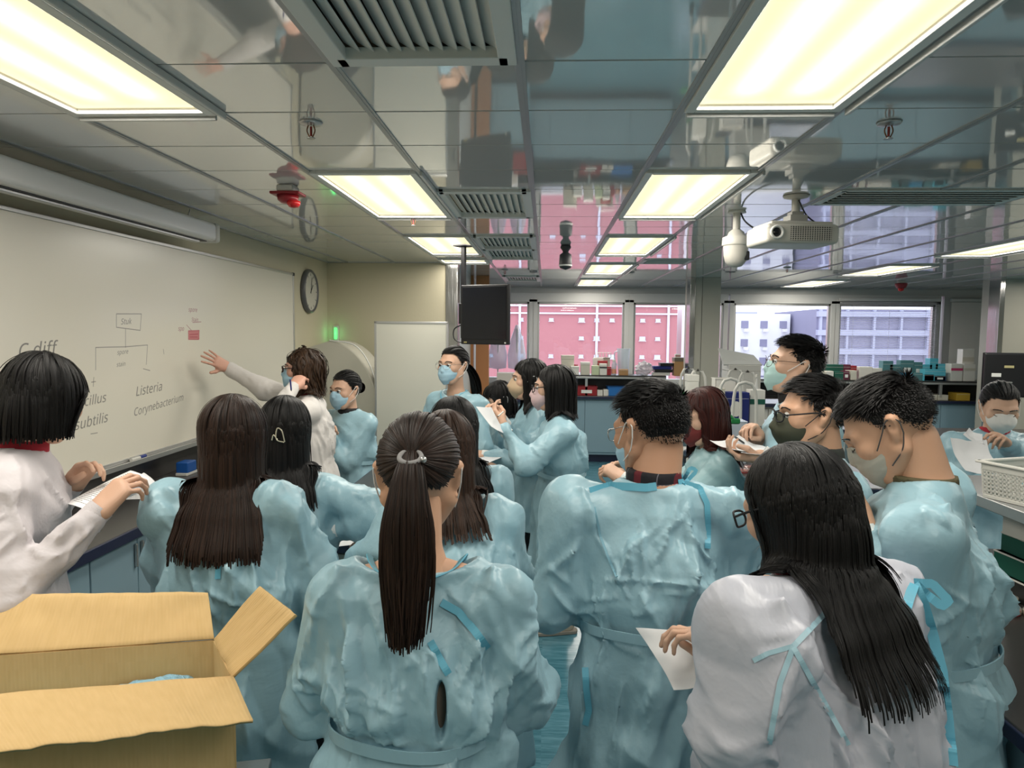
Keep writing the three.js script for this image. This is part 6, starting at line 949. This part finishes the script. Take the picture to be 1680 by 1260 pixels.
const P9 = person({ ridges: [[0.016, 0.02, [935, 690], [900, 740], [860, 790]], [0.014, 0.016, [880, 700], [865, 745], [850, 770]], [0.014, 0.016, [940, 770], [900, 800], [860, 812]], [0.014, 0.02, [890, 830], [885, 880], [880, 925]]], label: 'woman in blue gown with pale pink mask holding up her notes', head: [908, 636, 4.0], size: 1.08, shoes: G.shoeBeige, face: -92, pitch: 4, hair: { type: 'long', mat: HAIR.black, n: 620, r: 0.0075, end: -0.15, jit: 0.02, vol: 1.5, fly: 0.4, back: 0.15, fwd: 0.0 }, mask: { kind: 'dome', mat: MASK.pink, label: 'pale pink mask' }, glasses: { kind: 'thick', mat: G.black ?? mm(0.01, 0.01, 0.01) }, hem: 0.36, arms: { L: { w: [828, 705, 3.85], hand: 'hold', palm: [-0.6, 0.3, -0.6] }, R: { w: [826, 692, 4.05], hand: 'hold' } } });
const P10 = person({ label: 'black-haired woman in blue gown partly hidden behind the brown-haired one', head: [744, 703, 2.62], face: -20, pitch: 8, hair: { type: 'long', mat: HAIR.black, n: 600, r: 0.0066, end: -0.2, jit: 0.03, vol: 0.9, fly: 0.4, back: 0.3 }, eyes: 'none' });
const P11 = person({ label: 'brown-haired woman in blue gown behind the ponytail woman', head: [730, 738, 2.14], face: -15, pitch: 16, lean: 0.12, hair: { type: 'long', mat: HAIR.brown2, n: 800, r: 0.0064, end: -0.2, jit: 0.03, vol: 1, fly: 0.4, back: 0.3 }, eyes: 'none', cell: 0.011, arms: { L: { x: 0.26, z: 0.3, y: 0.95 }, R: { x: 0.18, z: 0.3 } }, fat: 1.1, fold: 1 });
const P12 = person({ ridges: [[0.016, 0.016, [585, 925], [540, 958], [512, 1010], [500, 1100]], [0.018, 0.014, [562, 985], [574, 1060], [580, 1160], [562, 1240]], [0.016, 0.014, [790, 920], [828, 1010], [834, 1085], [804, 1140]], [0.016, 0.013, [845, 940], [866, 1040], [860, 1110]], [0.018, 0.014, [834, 1060], [816, 1150], [806, 1230]], [0.012, 0.012, [600, 1212], [680, 1228], [740, 1200]], [0.014, 0.012, [474, 1110], [510, 1170], [552, 1200]], [0.012, 0.012, [500, 1030], [490, 1100], [514, 1160]], [0.01, 0.012, [640, 1010], [690, 1050], [732, 1110]], [0.01, 0.01, [600, 980], [620, 1060], [612, 1130]]], label: 'woman in blue gown with long brown ponytail in the foreground, back to us', head: [688, 778, 1.45], face: -4, pitch: 10, neck: 0.17, bare: true, skin: SKIN.a, cell: 0.0068, fold: 1.5, neckHole: 0.1, neckX: 0.135, neckDeep: 0.045, hair: { type: 'tail', mat: HAIR.brown, n: 1500, r: 0.0034, tie: [0.03, 0.08, -1], end: -0.255, tail: 560, jit: 0.17, dir: [0, -0.5, -0.8], line: 0.05, flare: 1.0 }, eyes: 'none', mask: { kind: 'pleat', mat: MASK.pink }, belt: true, wide: 1.0, fat: 1.0, hem: 0.4, binding: true, under: { name: 'shirt', mat: mm(0.13, 0.1, 0.075), low: true, label: 'taupe shirt seen through the back opening' }, cuts: [(N, s) => ellipsoid(V(-0.06, N - 0.25, -0.15), [0.012, 0.065, 0.085], 0.004)],
  arms: { L: { x: 0.16, y: 0.98, z: 0.26 }, R: { x: 0.16, y: 0.96, z: 0.26 } } });
const P13 = person({ label: 'man in blue gown over dark plaid shirt seen from behind, gown tied at the neck', m: true, ridges: [[0.016, 0.012, [972, 832], [985, 890], [1008, 944]], [0.014, 0.012, [1052, 860], [1056, 945], [1050, 1020]], [0.02, 0.014, [1042, 880], [1022, 932], [1000, 965]], [0.014, 0.012, [1110, 806], [1092, 890], [1068, 934]], [0.014, 0.013, [1124, 808], [1131, 900], [1130, 1010]], [0.012, 0.012, [1135, 885], [1165, 915], [1196, 948]], [0.01, 0.008, [1015, 952], [1090, 956], [1200, 959]], [0.014, 0.012, [980, 856], [930, 915], [888, 945]], [0.014, 0.012, [948, 868], [936, 955], [950, 1008]], [0.016, 0.016, [960, 1112], [955, 1180], [946, 1250]], [0.014, 0.014, [1020, 1120], [1010, 1195], [1000, 1250]], [0.012, 0.012, [1070, 1128], [1052, 1180]], [0.014, 0.014, [968, 1010], [1010, 1060], [1060, 1078]], [0.012, 0.012, [905, 960], [940, 1000], [990, 1004]]], head: [1068, 705, 1.86], face: -4, yaw: 30, pitch: 14, size: 1.04, skin: SKIN.c, cell: 0.0075, neck: 0.135, fold: 1.7, hair: { type: 'short', mat: HAIR.black, n: 4200, r: 0.0018, top: 0.036, side: 0.006, line: -0.1, comb: [0.5, 0.2, 0.7] }, glasses: { kind: 'thin', mat: G.metal }, mask: { kind: 'pleat', mat: MASK.blue }, under: { name: 'plaid_shirt', mat: G.plaid, up: 0.04, neck: 1.12, label: 'dark plaid shirt collar' }, neckHole: 0.095, wide: 1.06, fat: 1.06, hem: 0.35, cuts: [(N, s) => capsule(V(-0.06, 0.82 * s, -0.19), V(-0.05, 0.2, -0.16), 0.012, 0.085, 0.006)],
  arms: { L: { x: 0.2, y: 1.0, z: 0.26 }, R: { x: 0.2, y: 1.0, z: 0.3 } } });
const P14 = person({ label: 'red-haired woman in blue gown with dark red mask at the right bench', head: [1152, 682, 3.05], face: -85, yaw: 24, pitch: 14, lean: 0.06, hair: { type: 'long', mat: HAIR.red, n: 560, r: 0.007, end: -0.17, jit: 0.03, vol: 1, fly: 0.6, back: 0.5, fwd: -0.5, bangs: 90, skip: (n) => n.z > 0.3 && n.y < 0.75 }, mask: { kind: 'pleat', mat: MASK.maroon, loop: G.blackCloth, label: 'dark red mask' }, eyes: 'shut', cell: 0.013, cloth: G.green, arms: { L: { w: [1030, 792, 2.95], hand: 'write' }, R: { w: [1045, 780, 3.2] } } });
const P16 = person({ label: 'tall man in blue gown with glasses looking up at the board, holding papers', m: true, head: [1303, 600, 2.95], face: -85, pitch: -8, hair: { type: 'short', mat: HAIR.black, n: 1900, r: 0.003, top: 0.045, side: 0.012, line: -0.06, comb: [0.2, 0.1, 0.9] }, mask: { kind: 'pleat', mat: MASK.mint, label: 'pale mint surgical mask' }, glasses: { kind: 'round', mat: mm(0.05, 0.02, 0.01) }, under: { name: 'collar', mat: G.blackCloth, up: 0.035, neck: 1.05 }, cell: 0.012, arms: { L: { w: [1262, 752, 2.72], hand: 'hold', palm: [0, 1, 0.2], wdir: [-0.9, 0.05, -0.1] }, R: { w: [1248, 728, 3.05], hand: 'write' } } });
const P17 = person({ label: 'man in blue gown with black-rimmed glasses and olive mask', m: true, head: [1332, 680, 2.28], face: -85, pitch: 4, skin: SKIN.a, hair: { type: 'short', mat: HAIR.black, n: 2300, r: 0.0028, top: 0.042, side: 0.014, line: -0.06, comb: [-0.3, 0.2, 0.7] }, mask: { kind: 'kf', mat: MASK.olive, loop: G.blackCloth, label: 'olive green mask' }, glasses: { kind: 'thick', mat: G.blackCloth, label: 'thick black glasses' }, under: { name: 'collar', mat: mm(0.03, 0.035, 0.03), up: 0.05, neck: 1.1 }, cell: 0.012, arms: { L: { w: [1268, 905, 2.05], hand: 'write', palm: [0, 1, 0.3] }, R: { w: [1256, 885, 2.2], hand: 'write' } } });
const P18 = person({ ridges: [[0.016, 0.013, [1525, 828], [1570, 872], [1600, 905]], [0.016, 0.014, [1500, 795], [1520, 890], [1500, 980]], [0.016, 0.016, [1600, 830], [1620, 930], [1622, 1020]], [0.014, 0.012, [1540, 960], [1580, 985], [1610, 1000]], [0.014, 0.012, [1560, 770], [1530, 830]]], label: 'man in blue gown with cropped hair and grey mask looking down at the right', m: true, head: [1458, 702, 1.68], face: -62, yaw: 0, pitch: 37, neck: 0.14, size: 1.0, skin: SKIN.a, eyes: 'shut', cell: 0.0075, fold: 1.25, hair: { type: 'short', mat: HAIR.black, n: 5200, r: 0.0016, top: 0.036, side: 0.005, line: -0.08, comb: [0.1, 0.1, 0.9], skip: (n) => n.distanceTo(V(0.12, 0.92, -0.36)) < 0.22 && rnd() < 0.86 }, mask: { kind: 'pleat', mat: MASK.grey, loop: mm(0.06, 0.06, 0.06), label: 'grey cloth mask with dark ear loops' }, under: { name: 'collar', mat: G.olive, up: 0.02, neck: 1.2, label: 'olive shirt collar' }, neckHole: 0.088, wide: 1.12, fat: 1.1,
  arms: { L: { w: [1420, 890, 1.62], hand: 'hold', pole: [0.15, -1, -0.3], long: 0.92 }, R: { x: 0.15, z: 0.28 } } });
const P19 = person({ ridges: [[0.02, 0.014, [1386, 958], [1345, 1018], [1302, 1060]], [0.02, 0.014, [1302, 1060], [1276, 1120], [1258, 1220]], [0.018, 0.014, [1302, 1062], [1345, 1140], [1392, 1232]], [0.012, 0.01, [1302, 1060], [1240, 1080]], [0.018, 0.016, [1452, 1072], [1422, 1150], [1396, 1215]], [0.012, 0.012, [1340, 1050], [1378, 1088], [1440, 1100]], [0.016, 0.016, [1540, 1000], [1580, 1075], [1608, 1140]], [0.014, 0.016, [1470, 1060], [1500, 1130], [1500, 1230]], [0.012, 0.012, [1330, 1010], [1300, 1040], [1250, 1050]]], label: 'woman in pale lavender gown with long black hair in the right foreground holding a page', head: [1306, 832, 1.28], size: 0.94, face: -34, yaw: 8, pitch: 22, neck: 0.135, skin: SKIN.b, eyes: 'none', cell: 0.0068, fold: 1.6, cloth: G.pale, tieMat: G.tie, hair: { type: 'long', mat: HAIR.black, clear: 0.024, wide: 0.105, n: 2200, r: 0.0044, end: -0.235, frontUp: 0.12, jit: 0.04, vol: 0.65, fly: 0.5, back: 0.2, fwd: 0.1 }, glasses: { kind: 'thick', mat: G.blackCloth }, under: { name: 'turtleneck', mat: std(lin(0.42, 0.03, 0.035), 0.85), up: 0.035, neck: 1.1, label: 'bright red collar' }, neckHole: 0.09, wide: 1.1, fat: 1.12, sway: 0.06,
  arms: { L: { w: [1206, 1100, 1.35], hand: 'hold', wdir: [-0.72, 0.5, -0.5], wpalm: [-0.4, -0.8, 0.1] }, R: { x: 0.12, y: 0.95, z: 0.25 } } });
const P20 = person({ label: 'woman in blue gown with white mask leafing through papers at the right edge', head: [1640, 668, 3.7], face: -165, pitch: 22, lean: 0.06, eyes: 'shut', hair: { type: 'bun', mat: HAIR.black, n: 700, tie: [0, -0.1, -1], line: -0.1 }, mask: { kind: 'kf', mat: MASK.white, label: 'white boat-shaped mask' }, under: { name: 'collar', mat: G.red, up: 0.03, neck: 1.05 }, cell: 0.013, fat: 1.05, arms: { L: { w: [1648, 728, 3.4], hand: 'hold' }, R: { x: 0.05, y: 1.02, z: 0.28 } } });

// ---------- tapes of the gowns ----------
P13.drape([[1122, 792], [1060, 800], [1000, 797], [968, 806]], 0.02); P13.drape([[1122, 792], [1148, 800], [1160, 826], [1162, 862], [1161, 900]], 0.014); P13.drape([[1122, 794], [1134, 782, 0.004], [1142, 772, 0.01], [1133, 768, 0.012], [1122, 786, 0.006]], 0.01); P13.drape([[1122, 794], [1112, 782, 0.004], [1104, 774, 0.01], [1110, 768, 0.012], [1121, 786, 0.006]], 0.01);
P13.drape([[975, 832], [985, 880], [1000, 920], [1012, 946]], 0.006, G.blueB, 0.002, 'seam'); P13.drape([[960, 1095], [962, 1130], [966, 1165], [960, 1190]], 0.016);
P19.drape([[1500, 958], [1515, 990], [1530, 1040], [1545, 1100], [1555, 1180], [1562, 1256]], 0.018); P19.drape([[1498, 958], [1490, 980], [1478, 1020]], 0.02); P19.drape([[1500, 956], [1530, 958, 0.01], [1556, 985, 0.012], [1545, 994, 0.006], [1520, 975, 0.004], [1502, 958]], 0.016);
P19.drape([[1388, 960], [1350, 1010], [1302, 1060]], 0.008, G.seam, 0.002, 'seam'); P19.drape([[1302, 1060], [1260, 1072], [1236, 1084]], 0.007, G.seam, 0.002, 'seam'); P19.drape([[1302, 1060], [1280, 1120], [1262, 1220]], 0.008, G.seam, 0.002, 'seam'); P19.drape([[1302, 1062], [1340, 1130], [1392, 1222]], 0.008, G.seam, 0.002, 'seam');
P12.drape([[706, 1052], [722, 1082], [736, 1106]], 0.014); P12.drape([[724, 988], [752, 1004], [778, 1034], [800, 1064]], 0.015);
P2.drape([[366, 850], [360, 890], [357, 950]], 0.014); P11.drape([[742, 842], [752, 860], [762, 876]], 0.012);
// ---------- papers, pens and small things ----------
const printTex = (() => { const cv = document.createElement('canvas'); cv.width = 256; cv.height = 360; const c = cv.getContext('2d'); c.fillStyle = '#f4f4f4'; c.fillRect(0, 0, 256, 360); c.fillStyle = '#777'; reseed(9); for (let y = 30; y < 335; y += 13) { let x = 26; const end = y % 39 < 13 ? rr(90, 150) : rr(170, 232); while (x < end) { const w = rr(6, 22); c.fillRect(x, y, Math.min(w, end - x), 4); x += w + 4; } } const t = new THREE.CanvasTexture(cv); t.colorSpace = THREE.SRGBColorSpace; return t; })();
const printed = std(0xffffff, 0.8, { map: printTex }), plain = std(lin(0.76, 0.76, 0.77), 0.8);
function page(label, q, bulge, mat = plain, group) {        // a sheet through four corners given as picture place and distance
  const [a, b, c, d] = q.map((k) => (k.length === 3 ? at(...k) : V(k[0], k[1], k[2]))), n = b.clone().sub(a).cross(d.clone().sub(a)).normalize();
  const o = a.clone().add(b).add(c).add(d).multiplyScalar(0.25), g = sheet((u, v) => a.clone().lerp(b, u).lerp(d.clone().lerp(c, u), v).addScaledVector(n, bulge * (Math.sin(Math.PI * u) * 0.7 + Math.sin(Math.PI * v) * 0.5 + 0.25 * noise(u * 3, v * 3, label.length))).sub(o), 18, 18, 0.0008);
  const t = single('paper_sheet', g, mat, label, 'paper', [o.x, o.y, o.z]); return t;
}
page('printed page held by the woman in the white lab coat at left', [[108, 826, 1.92], [150, 842, 1.78], [246, 786, 2.1], [214, 772, 2.22]], 0.006, printed);
page('loose sheet under the printed page at the left bench', [[160, 832, 1.95], [190, 826, 1.9], [262, 798, 2.3], [236, 776, 2.4]], 0.01);
page('page held up by the woman in the lavender gown in the foreground', [[1044, 1031, 1.52], [1106, 1133, 1.36], [1226, 1092, 1.30], [1150, 1022, 1.44]], -0.03);
page('small page held up by the pink-masked woman', [[781, 667, 3.72], [806, 668, 3.82], [829, 712, 3.82], [806, 700, 3.7]], 0.004); page('notes on a board held by the women writing in the middle', [[772, 754, 4.0], [800, 748, 4.2], [824, 750, 4.15], [790, 764, 3.95]], 0.0);
page('page held out by the tall man on the right', [[1164, 722, 2.75], [1212, 714, 2.95], [1268, 735, 2.92], [1224, 740, 2.68]], 0.02); page('second page under the tall man\'s hand', [[1215, 742, 2.66], [1226, 732, 2.9], [1300, 736, 2.92], [1262, 746, 2.68]], 0.006);
page('folded pages leafed through by the white-masked woman', [[1560, 717, 3.3], [1584, 772, 3.15], [1648, 775, 3.1], [1618, 722, 3.3]], -0.03); page('curled page on top of the white-masked woman\'s papers', [[1580, 712, 3.34], [1614, 728, 3.28], [1612, 712, 3.3], [1590, 702, 3.36]], -0.02);
{ // lying on benches
  const flat = (label, x, y, z, w, d, turn, mat = plain) => { const m = single('paper_sheet', sheet((u, v) => V((u - 0.5) * w, 0.0022 + 0.002 * noise(u * 3, v * 3, label.length), (0.5 - v) * d), 10, 10, 0.0008), mat, label, 'paper', [x, y, z], turn); return m; };
  flat('white sheet at the far end of the centre bench', -0.80, 0.9, -3.18, 0.21, 0.29, 0.3); flat('printed sheet at the near end of the centre bench', -0.84, 0.9, -2.85, 0.21, 0.29, -0.2, printed); flat('notice sheet lying on the left worktop behind the long-haired woman', -1.93, 0.9, -3.35, 0.3, 0.21, 0.2, printed); flat('white sheet hanging at the edge of the centre bench', -0.76, 0.902, -2.74, 0.21, 0.29, 0.5);
}
function pen(label, a, b, mat, mat2) {
  const A = at(...a), B = at(...b), d = B.clone().sub(A), L = d.length(), t = thing('pen', label, 'pen', [A.x, A.y, A.z]); t.quaternion.setFromUnitVectors(V(0, 1, 0), d.normalize());
  part('barrel', cyl(0.0042, 0.0042, L * 0.84, 0, L * 0.56, 0, 10), mat, t); part('tip', cyl(0.0042, 0.0008, L * 0.14, 0, L * 0.07, 0, 10), mat2, t);
}
pen('orange pencil held by the olive-masked man', [1241, 893, 2.04], [1228, 846, 2.02], col(205, 110, 40), TAN); pen('white pen held by the beige-masked woman', [783, 750, 4.13], [784, 724, 4.1], WH, BLK); pen('white pen held by the bob-haired note taker', [816, 684, 3.76], [826, 675, 3.78], WH, BLK); pen('blue marker held by the lecturer', [478, 642, 3.66], [476, 622, 3.66], NV, BLK); pen('black pen held by the tall man', [1222, 728, 2.9], [1206, 717, 2.86], BLK, BLK); pen('green pen lying on the centre bench', [570, 832, 3.2], [578, 823, 3.32], col(90, 170, 60), WH); pen('grey pen lying on the left worktop', [233, 817, 3.1], [246, 814, 3.2], col(90, 130, 140), BLK); pen('black pen held by the red-haired woman', [1003, 797, 2.86], [1012, 786, 2.92], BLK, BLK);
{ // details on hair and clothes, each belonging to its person
  const tn = V(0.03, 0.08, -1).normalize(), p = onHead(tn, 0.02).applyMatrix4(P12.MH), ring = new THREE.TorusGeometry(0.021, 0.005, 8, 24); ring.rotateX(1.15); ring.translate(p.x, p.y, p.z - 0.004); part('hair_tie', ring, G.grey, P12.g, 'grey elastic hair tie'); part('hair_tie_bead', new THREE.SphereGeometry(0.0065, 12, 8).translate(p.x - 0.026, p.y - 0.003, p.z - 0.014), M.alu, P12.g);
  const q = V(0.004, -0.02, -0.118).applyMatrix4(P3.MH); part('hair_clip', merge([tube([[q.x - 0.022, q.y - 0.02, q.z - 0.012], [q.x - 0.012, q.y + 0.02, q.z - 0.015], [q.x + 0.0, q.y + 0.028, q.z - 0.015], [q.x + 0.004, q.y - 0.012, q.z - 0.015], [q.x - 0.02, q.y - 0.022, q.z - 0.012]], 0.0022, 24, 6), tube([[q.x + 0.002, q.y - 0.012, q.z - 0.014], [q.x + 0.014, q.y + 0.004, q.z - 0.013], [q.x + 0.02, q.y - 0.014, q.z - 0.01]], 0.0022, 14, 6)]), std(lin(0.7, 0.65, 0.5), 0.3, { metalness: 0.6 }), P3.g, 'metal hair clip');
  const pk = part('coat_pocket', sheet((u, v) => V(-0.205 - 0.012 * Math.sin(3.1 * u), mixf(0.78, 0.93, v), mixf(0.0, 0.15, u)), 8, 8, 0.004), G.coat, P1.g); void pk;
}
renderer.render(scene, camera);
